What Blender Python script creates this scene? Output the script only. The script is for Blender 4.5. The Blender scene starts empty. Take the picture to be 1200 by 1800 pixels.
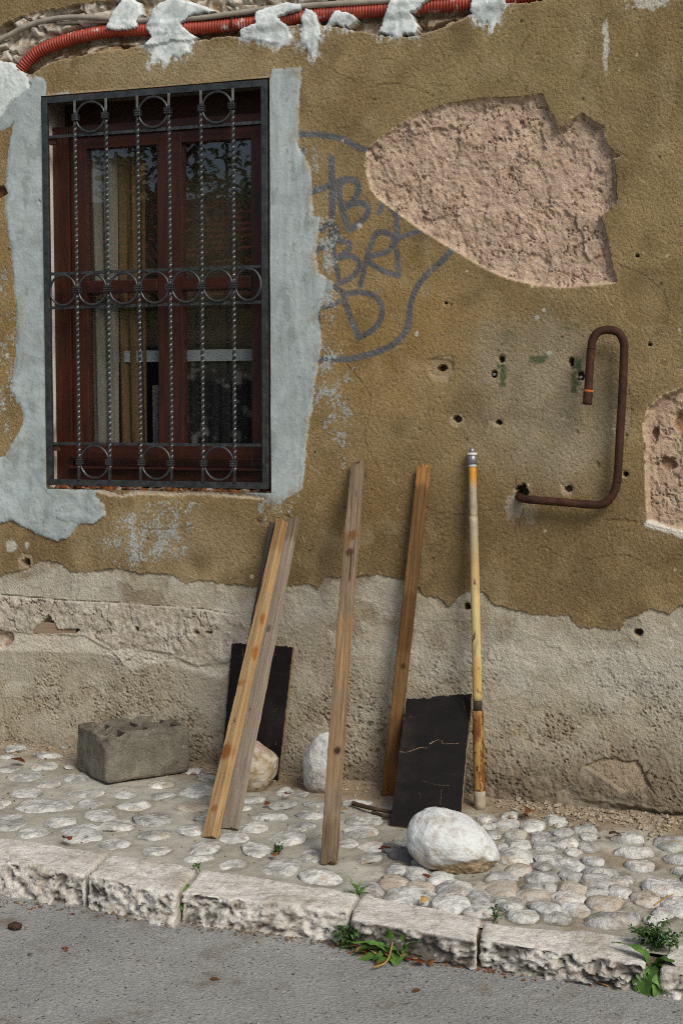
import bpy, bmesh, math, random
import numpy as np
from mathutils import Vector, Matrix, Euler

random.seed(7)
RNG = np.random.RandomState(7)
scene = bpy.context.scene
COL = scene.collection

# ------------------------------------------------------------------ camera, world, sun, exposure
YAW, PITCH, FPX = 18.9, -4.0, 2500.0            # focal length in pixels of the 1200 x 1800 photograph
CAM = np.array([1.888, -5.515, 1.54])
cam_data = bpy.data.cameras.new('camera')
cam_data.sensor_fit = 'VERTICAL'
cam_data.sensor_height = 36.0
cam_data.lens = 36.0 * FPX / 1800.0
cam_data.clip_start = 0.05
cam_data.clip_end = 500.0
cam = bpy.data.objects.new('camera', cam_data)
COL.objects.link(cam)
cam.location = CAM
cam.rotation_euler = (math.radians(90 + PITCH), 0, math.radians(YAW))
scene.camera = cam

SUN_DIR = Vector((0.66, -0.62, 0.80)).normalized()     # from the scene towards the sun
sun_elev = math.asin(SUN_DIR.z)
sun_rot = math.atan2(SUN_DIR.x, SUN_DIR.y)
world = bpy.data.worlds.new('World')
scene.world = world
world.use_nodes = True
wn = world.node_tree
for n in list(wn.nodes):
    wn.nodes.remove(n)
sky = wn.nodes.new('ShaderNodeTexSky')
sky.sky_type = 'NISHITA'
sky.sun_disc = False
sky.sun_elevation = sun_elev
sky.sun_rotation = sun_rot
sky.air_density = 1.0
sky.dust_density = 2.5
sky.ozone_density = 1.0
bg = wn.nodes.new('ShaderNodeBackground')
bg.inputs['Strength'].default_value = 0.062
wo = wn.nodes.new('ShaderNodeOutputWorld')
wn.links.new(sky.outputs[0], bg.inputs[0])
wn.links.new(bg.outputs[0], wo.inputs[0])

sl = bpy.data.lights.new('sun', 'SUN')
sl.energy = 1.4
sl.angle = math.radians(25)
sl.color = (1.0, 0.955, 0.87)
sun = bpy.data.objects.new('sun', sl)
COL.objects.link(sun)
sun.rotation_euler = (-SUN_DIR).to_track_quat('-Z', 'Y').to_euler()
sun.location = (4, -6, 8)

vs = scene.view_settings
vs.view_transform = 'Standard'
vs.look = 'None'
vs.gamma = 1.0
vs.use_curve_mapping = False
vs.exposure = 0.88
scene.cycles.max_bounces = 6
scene.cycles.transparent_max_bounces = 12
scene.cycles.use_denoising = False
scene.cycles.denoising_input_passes = 'RGB_ALBEDO_NORMAL'
scene.cycles.denoising_prefilter = 'ACCURATE'
scene.cycles.filter_width = 1.05

# ------------------------------------------------------------------ projection helpers
_y, _p = math.radians(YAW), math.radians(90 + PITCH)
_Rx = np.array([[1, 0, 0], [0, math.cos(_p), -math.sin(_p)], [0, math.sin(_p), math.cos(_p)]])
_Rz = np.array([[math.cos(_y), -math.sin(_y), 0], [math.sin(_y), math.cos(_y), 0], [0, 0, 1]])
_R = _Rz @ _Rx

def ray(px, py):
    return _R @ np.array([(px - 600) / FPX, -(py - 900) / FPX, -1.0])

def W(px, py, Y=0.0):
    """photo position -> point on the vertical plane y = Y"""
    d = ray(px, py)
    return CAM + d * ((Y - CAM[1]) / d[1])

def wxz(pts, Y=0.0):
    return np.array([W(a, b, Y)[[0, 2]] for a, b in pts])

def pave_z(x, y):
    return 0.006 - 0.022 * x + 0.020 * y

def road_z(x, y):
    return ROAD[0] + ROAD[1] * x + ROAD[2] * y

def plane_hit(px, py, a, b, c):
    d = ray(px, py)
    # z = a + b x + c y
    t = (a + b * CAM[0] + c * CAM[1] - CAM[2]) / (d[2] - b * d[0] - c * d[1])
    return CAM + d * t

def G(px, py, dz=0.0):
    return plane_hit(px, py, 0.006 + dz, -0.022, 0.020)

ROAD = (-0.0746, -0.0055, 0.030)

def RD(px, py):
    return plane_hit(px, py, *ROAD)

def scale_at(P):
    """pixels of the photograph per metre at P"""
    f = _R @ np.array([0, 0, -1.0])
    return FPX / float((np.asarray(P) - CAM) @ f)

# ------------------------------------------------------------------ noise
_perm = RNG.permutation(256)
_perm = np.concatenate([_perm, _perm, _perm])
_ang = RNG.rand(256) * 2 * np.pi
_gx, _gy = np.cos(_ang), np.sin(_ang)
_g3 = RNG.normal(size=(256, 3)); _g3 /= np.linalg.norm(_g3, axis=1)[:, None]

def _fade(t):
    return t * t * t * (t * (t * 6 - 15) + 10)

def pn(x, y, seed=0):
    x = x + seed * 17.13; y = y - seed * 9.71
    xi = np.floor(x).astype(np.int32); yi = np.floor(y).astype(np.int32)
    xf = x - xi; yf = y - yi
    xi &= 255; yi &= 255
    u = _fade(xf); v = _fade(yf)
    def g(a, b, fx, fy):
        h = _perm[_perm[(xi + a) & 255] + ((yi + b) & 255)]
        return _gx[h] * fx + _gy[h] * fy
    n00 = g(0, 0, xf, yf); n10 = g(1, 0, xf - 1, yf)
    n01 = g(0, 1, xf, yf - 1); n11 = g(1, 1, xf - 1, yf - 1)
    a = n00 + u * (n10 - n00); b = n01 + u * (n11 - n01)
    return (a + v * (b - a)) * 1.45

def fbm(x, y, o=4, seed=0, gain=0.5):
    s = 0; a = 1.0; t = 0
    for k in range(o):
        s = s + a * pn(x * 2 ** k, y * 2 ** k, seed + k * 3.7)
        t += a; a *= gain
    return s / t * 1.3

def ridge(x, y, o=3, seed=0):
    s = 0; a = 1.0; t = 0
    for k in range(o):
        s = s + a * (1 - np.abs(pn(x * 2 ** k, y * 2 ** k, seed + k * 3.7)) * 1.8)
        t += a; a *= 0.5
    return s / t

def worley(x, y, seed=0):
    xi = np.floor(x).astype(np.int32); yi = np.floor(y).astype(np.int32)
    f1 = np.full(x.shape, 9.0); f2 = np.full(x.shape, 9.0)
    s = int(seed * 31) & 255
    for dx in (-1, 0, 1):
        for dy in (-1, 0, 1):
            cx = xi + dx; cy = yi + dy
            h = _perm[_perm[(cx + s) & 255] + ((cy + 2 * s) & 255)]
            h2 = _perm[h + 37]
            d = np.hypot(cx + h / 256.0 - x, cy + h2 / 256.0 - y)
            f2 = np.where(d < f1, f1, np.minimum(f2, d))
            f1 = np.minimum(f1, d)
    return f1, f2

def wcell(x, y, seed=0):
    """random value of the nearest cell: broken plateaus"""
    xi = np.floor(x).astype(np.int32); yi = np.floor(y).astype(np.int32)
    f1 = np.full(x.shape, 9.0); val = np.zeros(x.shape)
    s = int(seed * 31) & 255
    for dx in (-1, 0, 1):
        for dy in (-1, 0, 1):
            cx = xi + dx; cy = yi + dy
            h = _perm[_perm[(cx + s) & 255] + ((cy + 2 * s) & 255)]
            h2 = _perm[h + 37]; h3 = _perm[h + 91]; h4 = _perm[h2 + 53]
            ox = cx + h / 256.0 - x; oy = cy + h2 / 256.0 - y
            d = np.hypot(ox, oy)
            v = h3 / 255.0 - 0.5 + (h4 / 255.0 - 0.5) * ox * 1.6 + (h / 255.0 - 0.5) * oy * 1.6    # tilted facet
            val = np.where(d < f1, v, val); f1 = np.minimum(f1, d)
    return val

def pn3(p, seed=0):
    p = p + seed * np.array([7.3, -3.1, 5.9])
    i = np.floor(p).astype(np.int32); f = p - i; i &= 255
    u = _fade(f); r = 0
    for a in (0, 1):
        for b in (0, 1):
            for c in (0, 1):
                h = _perm[_perm[_perm[(i[..., 0] + a) & 255] + ((i[..., 1] + b) & 255)] + ((i[..., 2] + c) & 255)]
                g = _g3[h]
                dd = g[..., 0] * (f[..., 0] - a) + g[..., 1] * (f[..., 1] - b) + g[..., 2] * (f[..., 2] - c)
                w = (u[..., 0] if a else 1 - u[..., 0]) * (u[..., 1] if b else 1 - u[..., 1]) * (u[..., 2] if c else 1 - u[..., 2])
                r = r + w * dd
    return r * 1.5

def fbm3(p, o=4, seed=0):
    s = 0; a = 1.0; t = 0
    for k in range(o):
        s = s + a * pn3(p * 2 ** k, seed + k * 2.3); t += a; a *= 0.5
    return s / t * 1.3

def sstep(e0, e1, x):
    t = np.clip((x - e0) / (e1 - e0), 0, 1)
    return t * t * (3 - 2 * t)

def S(r, g, b):
    f = lambda c: (c / 12.92 if c <= 0.04045 else ((c + 0.055) / 1.055) ** 2.4)
    return np.array([f(r / 255), f(g / 255), f(b / 255)])

# ------------------------------------------------------------------ materials
def node(nt, t, **kw):
    n = nt.nodes.new(t)
    for k, v in kw.items():
        setattr(n, k, v)
    return n

def material(name, c1, c2=None, scale=5.0, detail=6.0, rough=0.9, spec=0.25, metallic=0.0,
             bump=0.0, bump_scale=60.0, bump_detail=6.0, coords='Object', stretch=(1, 1, 1), attr=None,
             mix_lo=0.35, mix_hi=0.65, layers=(), rand=0.0, coat=0.0, fine=0.0, fine_scale=250.0, rough2=None):
    """c1/c2 mixed by noise; layers = extra (colour, scale, lo, hi, stretch) patches; attr multiplies in a colour attribute"""
    m = bpy.data.materials.new(name); m.use_nodes = True
    nt = m.node_tree
    bs = nt.nodes['Principled BSDF']
    L = nt.links.new
    if coords == 'Object':
        src = node(nt, 'ShaderNodeTexCoord').outputs['Object']
    else:
        src = node(nt, 'ShaderNodeNewGeometry').outputs['Position']
    def mapped(st):
        mp = node(nt, 'ShaderNodeMapping')
        mp.inputs['Scale'].default_value = st
        L(src, mp.inputs['Vector'])
        return mp.outputs[0]
    def noise(sc, det, st, off=0.0):
        n = node(nt, 'ShaderNodeTexNoise')
        n.inputs['Scale'].default_value = sc
        n.inputs['Detail'].default_value = det
        n.inputs['Roughness'].default_value = 0.6
        mp = node(nt, 'ShaderNodeMapping')
        mp.inputs['Scale'].default_value = st
        mp.inputs['Location'].default_value = (off, off * 0.7, -off)
        L(src, mp.inputs['Vector'])
        L(mp.outputs[0], n.inputs['Vector'])
        return n.outputs['Fac']
    def rng(fac, lo, hi, a=0.0, b=1.0):
        r = node(nt, 'ShaderNodeMapRange')
        r.inputs['From Min'].default_value = lo; r.inputs['From Max'].default_value = hi
        r.inputs['To Min'].default_value = a; r.inputs['To Max'].default_value = b
        L(fac, r.inputs['Value'])
        return r.outputs[0]
    def mix(fac, a, b, mode='MIX'):
        x = node(nt, 'ShaderNodeMix', data_type='RGBA', blend_type=mode)
        if hasattr(fac, 'default_value') and not isinstance(fac, float):
            L(fac, x.inputs[0])
        else:
            x.inputs[0].default_value = fac
        for sock, v in ((x.inputs[6], a), (x.inputs[7], b)):
            if isinstance(v, (tuple, list, np.ndarray)):
                sock.default_value = (float(v[0]), float(v[1]), float(v[2]), 1)
            else:
                L(v, sock)
        return x.outputs[2]
    if attr:
        at = node(nt, 'ShaderNodeAttribute'); at.attribute_name = attr
        col = at.outputs['Color']
        if c2 is not None:
            col = mix(1.0, col, mix(rng(noise(scale, detail, stretch), mix_lo, mix_hi), c1, c2), 'MULTIPLY')
    elif c2 is not None:
        col = mix(rng(noise(scale, detail, stretch), mix_lo, mix_hi), c1, c2)
    else:
        col = None
    if col is None:
        rgb = node(nt, 'ShaderNodeRGB'); rgb.outputs[0].default_value = (*map(float, c1), 1)
        col = rgb.outputs[0]
    for k, ly in enumerate(layers):
        lc, lsc, lo, hi = ly[:4]
        st = ly[4] if len(ly) > 4 else stretch
        col = mix(rng(noise(lsc, 5.0, st, 3.1 * (k + 1)), lo, hi), col, lc)
    if fine:
        f = rng(noise(fine_scale, 3.0, (1, 1, 1), 9.0), 0.25, 0.75, 1 - fine, 1 + fine)
        cb = node(nt, 'ShaderNodeCombineColor')
        for i in range(3):
            L(f, cb.inputs[i])
        col = mix(1.0, col, cb.outputs[0], 'MULTIPLY')
    if rand:
        oi = node(nt, 'ShaderNodeObjectInfo')
        r = rng(oi.outputs['Random'], 0, 1, 1 - rand, 1 + rand * 0.5)
        cb = node(nt, 'ShaderNodeCombineColor')
        for i in range(3):
            L(r, cb.inputs[i])
        col = mix(1.0, col, cb.outputs[0], 'MULTIPLY')
    L(col, bs.inputs['Base Color'])
    bs.inputs['Roughness'].default_value = rough
    if rough2 is not None:
        L(rng(noise(scale * 1.7, 5, stretch, 5.0), 0.35, 0.65, rough, rough2), bs.inputs['Roughness'])
    bs.inputs['Specular IOR Level'].default_value = spec
    bs.inputs['Metallic'].default_value = metallic
    bs.inputs['Coat Weight'].default_value = coat
    if bump:
        b = node(nt, 'ShaderNodeBump')
        b.inputs['Strength'].default_value = 1.0
        b.inputs['Distance'].default_value = bump
        L(noise(bump_scale, bump_detail, stretch, 1.7), b.inputs['Height'])
        L(b.outputs[0], bs.inputs['Normal'])
    return m

M = {}
W3 = (1, 1, 1)
M['wall'] = material('aged_render', (0.90,) * 3, (1.08,) * 3, scale=9, attr='col', coords='Position', rough=0.96, spec=0.12,
                     bump=0.0050, bump_scale=170, bump_detail=4, fine=0.26, fine_scale=190)
M['cement'] = material('smooth_cement', (0.93,) * 3, (1.06,) * 3, scale=14, attr='col', coords='Position', rough=0.92, spec=0.15,
                       bump=0.0022, bump_scale=90, bump_detail=8, fine=0.09, fine_scale=140)
M['mortar'] = material('pavement_mortar', (0.86,) * 3, (1.1,) * 3, scale=11, attr='col', coords='Position', rough=0.95, spec=0.15,
                       bump=0.0035, bump_scale=80, bump_detail=8, fine=0.16, fine_scale=150)
M['cobble'] = material('limestone_cobble', S(152, 152, 146), S(204, 204, 197), scale=15, coords='Position', rough=0.85, spec=0.2,
                       bump=0.016, bump_scale=44, bump_detail=9, rand=0.25, fine=0.10, fine_scale=120, mix_lo=0.40, mix_hi=0.58,
                       layers=((S(176, 160, 138), 10, 0.56, 0.72), (S(112, 112, 108), 24, 0.61, 0.70), (S(216, 213, 202), 18, 0.56, 0.66)))
M['cobble_pink'] = material('pinkish_cobble', S(164, 150, 134), S(194, 186, 170), scale=18, coords='Position', rough=0.85, spec=0.2,
                            bump=0.014, bump_scale=44, bump_detail=9, rand=0.15, fine=0.08, layers=((S(186, 184, 178), 16, 0.54, 0.64), (S(136, 118, 102), 12, 0.58, 0.7)))
M['cobble_dark'] = material('dark_cobble', S(86, 86, 88), S(122, 120, 118), scale=18, coords='Position', rough=0.75, spec=0.25,
                            bump=0.008, bump_scale=30, bump_detail=7, rand=0.2, fine=0.08)
M['kerb'] = material('rough_limestone', (0.86,) * 3, (1.1,) * 3, scale=13, attr='col', coords='Position', rough=0.88, spec=0.2,
                     bump=0.012, bump_scale=38, bump_detail=9, fine=0.12, fine_scale=130)
M['asphalt'] = material('asphalt', S(134, 134, 130), S(150, 150, 145), scale=3, coords='Position', rough=0.92, spec=0.2,
                        bump=0.008, bump_scale=95, bump_detail=5, fine=0.26, fine_scale=105,
                        layers=((S(168, 167, 158), 120, 0.60, 0.67), (S(56, 54, 50), 85, 0.61, 0.67), (S(70, 60, 50), 36, 0.66, 0.72), (S(116, 108, 96), 6, 0.58, 0.76)))
M['iron'] = material('wrought_iron', S(54, 57, 57), S(78, 81, 80), scale=30, rough=0.28, rough2=0.5, spec=0.5, metallic=0.6, bump=0.0012, bump_scale=60,
                     layers=((S(92, 74, 58), 14, 0.66, 0.8),))
M['frame_wood'] = material('varnished_red_wood', S(40, 18, 9), S(62, 28, 13), scale=8, stretch=(6, 6, 0.6), rough=0.38, spec=0.4,
                           bump=0.0008, bump_scale=60)
M['frame_wood_h'] = material('varnished_red_wood_rail', S(40, 18, 9), S(62, 28, 13), scale=8, stretch=(0.6, 6, 6), rough=0.38, spec=0.4,
                             bump=0.0008, bump_scale=60)
M['red_plastic'] = material('red_corrugated_plastic', S(140, 52, 34), S(160, 66, 46), scale=20, rough=0.55, spec=0.35, coords='Position',
                            layers=((S(196, 184, 174), 22, 0.61, 0.70), (S(104, 44, 32), 9, 0.55, 0.75),), fine=0.06)
M['grey_plastic'] = material('grey_plastic', S(134, 126, 112), S(160, 152, 138), scale=16, rough=0.6, coords='Position', bump=0.0008)
M['rust'] = material('rusty_pipe', S(52, 34, 26), S(78, 49, 34), scale=24, rough=0.75, spec=0.25, metallic=0.25, coords='Position', bump=0.0014, bump_scale=120,
                     layers=((S(128, 74, 38), 15, 0.60, 0.78), (S(46, 32, 28), 30, 0.58, 0.72)))
M['rust_bright'] = material('bright_rust', S(190, 110, 40), S(160, 84, 36), scale=60, rough=0.8, coords='Position')
M['concrete_block'] = material('grey_concrete_block', S(98, 93, 82), S(122, 117, 104), scale=12, rough=0.96, spec=0.1, bump=0.004, bump_scale=110, bump_detail=5,
                               fine=0.28, fine_scale=120, layers=((S(78, 72, 60), 6, 0.54, 0.72), (S(160, 154, 140), 95, 0.64, 0.70), (S(58, 52, 44), 70, 0.66, 0.72)))
M['boulder'] = material('white_limestone_boulder', (0.90,) * 3, (1.06,) * 3, scale=12, attr='col', rough=0.85, spec=0.2, bump=0.012, bump_scale=40, bump_detail=9,
                        fine=0.07, fine_scale=140)
M['phenolic'] = material('black_phenolic_board', S(15, 12, 13), S(24, 20, 20), scale=7, rough=0.6, rough2=0.8, spec=0.18, bump=0.001, bump_scale=30,
                         layers=((S(76, 58, 46), 60, 0.70, 0.76), (S(38, 33, 33), 5, 0.6, 0.75, (1, 1, 8)), (S(50, 44, 40), 3.5, 0.52, 0.80), (S(92, 80, 66), 110, 0.72, 0.76)), fine=0.25, fine_scale=90)
M['ply_edge'] = material('plywood_edge', S(150, 130, 100), S(112, 94, 70), scale=40, rough=0.9, bump=0.002, bump_scale=80)
M['pole_paint'] = material('worn_yellow_paint', (0.9,) * 3, (1.08,) * 3, scale=14, attr='col', rough=0.5, spec=0.35, bump=0.001, bump_scale=80,
                           layers=((S(104, 66, 36), 40, 0.60, 0.65, (1, 1, 0.4)), (S(170, 128, 46), 18, 0.56, 0.66, (1, 1, 0.3)), (S(130, 118, 96), 26, 0.58, 0.70, (1, 1, 0.2))))
M['pole_sleeve'] = material('rusty_yellow_sleeve', S(150, 116, 58), S(168, 138, 84), scale=9, rough=0.65, bump=0.0015, bump_scale=80, stretch=(1, 1, 0.5),
                            layers=((S(112, 68, 34), 28, 0.50, 0.58, (1, 1, 0.25)), (S(84, 50, 28), 60, 0.54, 0.62)))
M['pole_dark'] = material('dark_pole_joint', S(52, 44, 34), S(70, 58, 42), scale=30, rough=0.7)
M['zinc'] = material('galvanised_cap', S(150, 152, 154), S(122, 124, 126), scale=40, rough=0.4, metallic=0.6, spec=0.5)
M['white_metal'] = material('white_tape', S(208, 208, 204), S(188, 188, 182), scale=30, rough=0.6)
M['cement_foot'] = material('cement_smear', S(148, 136, 114), S(166, 156, 134), scale=30, rough=0.95, bump=0.002)
M['leaf_green'] = material('weed_leaf', S(58, 92, 38), S(98, 132, 58), scale=30, coords='Position', rough=0.55, spec=0.35, rand=0.3)
M['leaf_dark'] = material('weed_leaf_dark', S(44, 72, 36), S(78, 106, 54), scale=40, coords='Position', rough=0.6, spec=0.3, rand=0.2)
M['leaf_dry'] = material('dry_leaf', S(104, 66, 38), S(142, 94, 54), scale=40, coords='Position', rough=0.8, spec=0.15, rand=0.4)
M['leaf_red'] = material('red_leaf', S(92, 48, 32), S(122, 64, 42), scale=40, coords='Position', rough=0.8, spec=0.15, rand=0.2)
M['leaf_tan'] = material('tan_leaf', S(158, 120, 68), S(184, 150, 96), scale=40, coords='Position', rough=0.8, spec=0.15, rand=0.3)
M['twig'] = material('dark_twig', S(52, 42, 32), S(84, 66, 48), scale=40, coords='Position', rough=0.9)
M['straw'] = material('straw', S(170, 136, 84), S(146, 112, 66), scale=40, coords='Position', rough=0.9)
M['gravel'] = material('grit', S(120, 104, 84), S(172, 160, 140), scale=60, coords='Position', rough=0.95)
M['soil'] = material('soil_crumbs', S(86, 74, 58), S(122, 108, 86), scale=60, coords='Position', rough=0.98)
M['orange_crumb'] = material('orange_brick_crumb', S(158, 96, 46), S(122, 74, 40), scale=50, coords='Position', rough=0.95, bump=0.003)
M['lath'] = material('grey_lath', S(146, 126, 104), S(118, 100, 82), scale=14, stretch=(0.5, 6, 6), rough=0.9)

def wood_mat(name, c1, c2, stain, stain2, sscale=3.0, slo=0.5, shi=0.68, bumpd=0.0028):
    # grain runs along object z; the vertex colour carries knots and weathering of this board
    m = material(name, c1, c2, scale=30, stretch=(3.4, 3.4, 0.09), rough=0.88, spec=0.15, bump=bumpd, bump_scale=60,
                 layers=((stain, sscale, slo, shi, (1.5, 1.5, 0.9)), (stain2, 34, 0.60, 0.72, (3.2, 3.2, 0.09))), fine=0.06)
    nt = m.node_tree
    bs = nt.nodes['Principled BSDF']
    old = bs.inputs['Base Color'].links[0].from_socket
    at = nt.nodes.new('ShaderNodeAttribute'); at.attribute_name = 'col'
    x = nt.nodes.new('ShaderNodeMix'); x.data_type = 'RGBA'; x.blend_type = 'MULTIPLY'
    x.inputs[0].default_value = 1.0
    nt.links.new(old, x.inputs[6]); nt.links.new(at.outputs['Color'], x.inputs[7])
    nt.links.new(x.outputs[2], bs.inputs['Base Color'])
    return m

M['wood_new'] = wood_mat('fresh_pine', S(142, 114, 78), S(172, 144, 104), S(122, 92, 62), S(112, 80, 50), slo=0.48, shi=0.78)
M['wood_grey'] = wood_mat('weathered_grey_pine', S(122, 110, 96), S(148, 136, 122), S(104, 94, 84), S(92, 76, 60))
M['wood_brown'] = wood_mat('weathered_brown_pine', S(104, 88, 68), S(142, 122, 98), S(80, 70, 62), S(62, 48, 36))
M['wood_dark'] = wood_mat('dark_brown_pine', S(84, 62, 38), S(118, 90, 56), S(58, 42, 28), S(52, 38, 26))
M['wood_black'] = wood_mat('blackened_pine', S(58, 50, 46), S(86, 76, 68), S(44, 38, 36), S(40, 34, 30))

def glass_mat():
    m = bpy.data.materials.new('window_glass'); m.use_nodes = True
    nt = m.node_tree
    for n in list(nt.nodes): nt.nodes.remove(n)
    o = nt.nodes.new('ShaderNodeOutputMaterial')
    t = nt.nodes.new('ShaderNodeBsdfTransparent'); t.inputs[0].default_value = (0.95, 0.96, 0.955, 1)
    g = nt.nodes.new('ShaderNodeBsdfGlossy'); g.inputs['Roughness'].default_value = 0.012
    g.inputs[0].default_value = (1, 1, 1, 1)
    lw = nt.nodes.new('ShaderNodeLayerWeight'); lw.inputs[0].default_value = 0.5
    pw = nt.nodes.new('ShaderNodeMath'); pw.operation = 'POWER'; pw.inputs[1].default_value = 4.0
    ma = nt.nodes.new('ShaderNodeMath'); ma.operation = 'MULTIPLY_ADD'; ma.inputs[1].default_value = 0.6; ma.inputs[2].default_value = 0.055
    mx = nt.nodes.new('ShaderNodeMixShader')
    nt.links.new(lw.outputs['Facing'], pw.inputs[0]); nt.links.new(pw.outputs[0], ma.inputs[0])
    nt.links.new(ma.outputs[0], mx.inputs[0]); nt.links.new(t.outputs[0], mx.inputs[1]); nt.links.new(g.outputs[0], mx.inputs[2])
    nt.links.new(mx.outputs[0], o.inputs[0])
    return m
M['glass'] = glass_mat()

# ------------------------------------------------------------------ object helpers
def link(o, parent=None):
    COL.objects.link(o)
    if parent is not None:
        o.parent = parent
    return o

def tag(o, label=None, cat=None, group=None, kind=None):
    if label: o['label'] = label
    if cat: o['category'] = cat
    if group: o['group'] = group
    if kind: o['kind'] = kind
    return o

def empty(name, loc=(0, 0, 0)):
    o = bpy.data.objects.new(name, None)
    o.location = loc
    o.empty_display_size = 0.1
    COL.objects.link(o)
    return o

def thing(name, label, cat, loc=(0, 0, 0), group=None):
    return tag(empty(name, loc), label, cat, group)

def np_mesh(name, V, Fq, mat, parent=None, cols=None, smooth=True, normals=None):
    """V (n,3), Fq (m,4) or (m,3)"""
    V = np.asarray(V, dtype=np.float32); Fq = np.asarray(Fq, dtype=np.int32)
    if parent is not None and parent.type == 'EMPTY':
        V = V - np.array(parent.location, dtype=np.float32)
    me = bpy.data.meshes.new(name)
    k = Fq.shape[1]
    me.vertices.add(len(V)); me.vertices.foreach_set('co', V.ravel())
    me.loops.add(Fq.size); me.loops.foreach_set('vertex_index', Fq.ravel())
    me.polygons.add(len(Fq))
    me.polygons.foreach_set('loop_start', np.arange(0, Fq.size, k, dtype=np.int32))
    me.polygons.foreach_set('loop_total', np.full(len(Fq), k, dtype=np.int32))
    me.polygons.foreach_set('use_smooth', np.full(len(Fq), smooth, dtype=bool))
    me.update(calc_edges=True)
    if cols is not None:
        a = me.attributes.new('col', 'FLOAT_COLOR', 'POINT')
        c = np.ones((len(V), 4), dtype=np.float32); c[:, :3] = cols
        a.data.foreach_set('color', c.ravel())
    if normals is not None:
        me.normals_split_custom_set_from_vertices(np.asarray(normals, dtype=np.float32).tolist())
    if mat is not None:
        me.materials.append(mat)
    o = bpy.data.objects.new(name, me)
    return link(o, parent)

def py_mesh(name, verts, faces, mat, parent=None, smooth=False):
    off = Vector((0, 0, 0))
    if parent is not None and parent.type == 'EMPTY':
        off = Vector(parent.location)
    me = bpy.data.meshes.new(name)
    me.from_pydata([Vector(v) - off for v in verts], [], faces)
    me.update()
    if smooth:
        me.polygons.foreach_set('use_smooth', [True] * len(me.polygons))
    me.materials.append(mat)
    return link(bpy.data.objects.new(name, me), parent)

def box_vf(x0, x1, y0, y1, z0, z1):
    v = [(x, y, z) for z in (z0, z1) for y in (y0, y1) for x in (x0, x1)]
    f = [(0, 2, 3, 1), (4, 5, 7, 6), (0, 1, 5, 4), (2, 6, 7, 3), (0, 4, 6, 2), (1, 3, 7, 5)]
    return v, f

def bevel_obj(o, w, seg=2):
    bm = bmesh.new(); bm.from_mesh(o.data)
    bmesh.ops.bevel(bm, geom=list(bm.edges), offset=w, segments=seg, affect='EDGES', profile=0.6)
    bmesh.ops.recalc_face_normals(bm, faces=bm.faces)
    bm.to_mesh(o.data); bm.free()
    return o

def box(name, x0, x1, y0, y1, z0, z1, mat, parent=None, bevel=0.0):
    v, f = box_vf(x0, x1, y0, y1, z0, z1)
    o = py_mesh(name, v, f, mat, parent)
    if bevel:
        bevel_obj(o, bevel)
    return o

def multi_box(name, boxes, mat, parent=None, bevel=0.0):
    V, Fs = [], []
    for b in boxes:
        v, f = box_vf(*b); k = len(V)
        V += v; Fs += [tuple(i + k for i in q) for q in f]
    o = py_mesh(name, V, Fs, mat, parent)
    if bevel:
        bevel_obj(o, bevel, 1)
    return o

def smooth_path(P, step):
    """Catmull-Rom through P, resampled every step metres"""
    P = np.asarray(P, float)
    Q = np.vstack([2 * P[0] - P[1], P, 2 * P[-1] - P[-2]])
    out = []
    for i in range(1, len(Q) - 2):
        t = np.linspace(0, 1, 24, endpoint=False)[:, None]
        p0, p1, p2, p3 = Q[i - 1], Q[i], Q[i + 1], Q[i + 2]
        out.append(0.5 * ((2 * p1) + (-p0 + p2) * t + (2 * p0 - 5 * p1 + 4 * p2 - p3) * t ** 2 + (-p0 + 3 * p1 - 3 * p2 + p3) * t ** 3))
    out = np.vstack(out + [P[-1:]])
    d = np.concatenate([[0], np.cumsum(np.linalg.norm(np.diff(out, axis=0), axis=1))])
    s = np.arange(0, d[-1], step)
    s = np.append(s, d[-1])
    return np.stack([np.interp(s, d, out[:, k]) for k in range(3)], 1), s

def tube_np(P, R, seg=12, twist=None, square=False, cap=True):
    """tube along points P with radii R (per point); square gives a 4-sided bar that can twist"""
    P = np.asarray(P, float); n = len(P)
    T = np.gradient(P, axis=0); T /= np.linalg.norm(T, axis=1)[:, None]
    ref = np.array([0, 1.0, 0]) if abs(T[0, 1]) < 0.9 else np.array([1.0, 0, 0])
    U = np.zeros((n, 3)); u = ref - T[0] * (ref @ T[0]); u /= np.linalg.norm(u)
    for i in range(n):
        u = u - T[i] * (u @ T[i]); u /= np.linalg.norm(u); U[i] = u
    Vv = np.cross(T, U)
    a = np.arange(seg) / seg * 2 * np.pi + (np.pi / 4 if square else 0)
    tw = np.zeros(n) if twist is None else twist
    A = a[None, :] + tw[:, None]
    R = np.broadcast_to(np.asarray(R, float), (n,))
    pts = P[:, None, :] + R[:, None, None] * (np.cos(A)[..., None] * U[:, None, :] + np.sin(A)[..., None] * Vv[:, None, :])
    V = pts.reshape(-1, 3)
    i = np.arange(n - 1)[:, None]; j = np.arange(seg)[None, :]
    Fq = np.stack([i * seg + j, i * seg + (j + 1) % seg, (i + 1) * seg + (j + 1) % seg, (i + 1) * seg + j], -1).reshape(-1, 4)
    if cap:
        k = len(V)
        V = np.vstack([V, P[0], P[-1]])
        c0 = np.stack([np.full(seg, k), (np.arange(seg) + 1) % seg, np.arange(seg), np.full(seg, k)], 1)
        b = (n - 1) * seg
        c1 = np.stack([np.full(seg, k + 1), b + np.arange(seg), b + (np.arange(seg) + 1) % seg, np.full(seg, k + 1)], 1)
        return V, Fq, np.vstack([c0[:, :3], c1[:, :3]])
    return V, Fq, None

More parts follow.
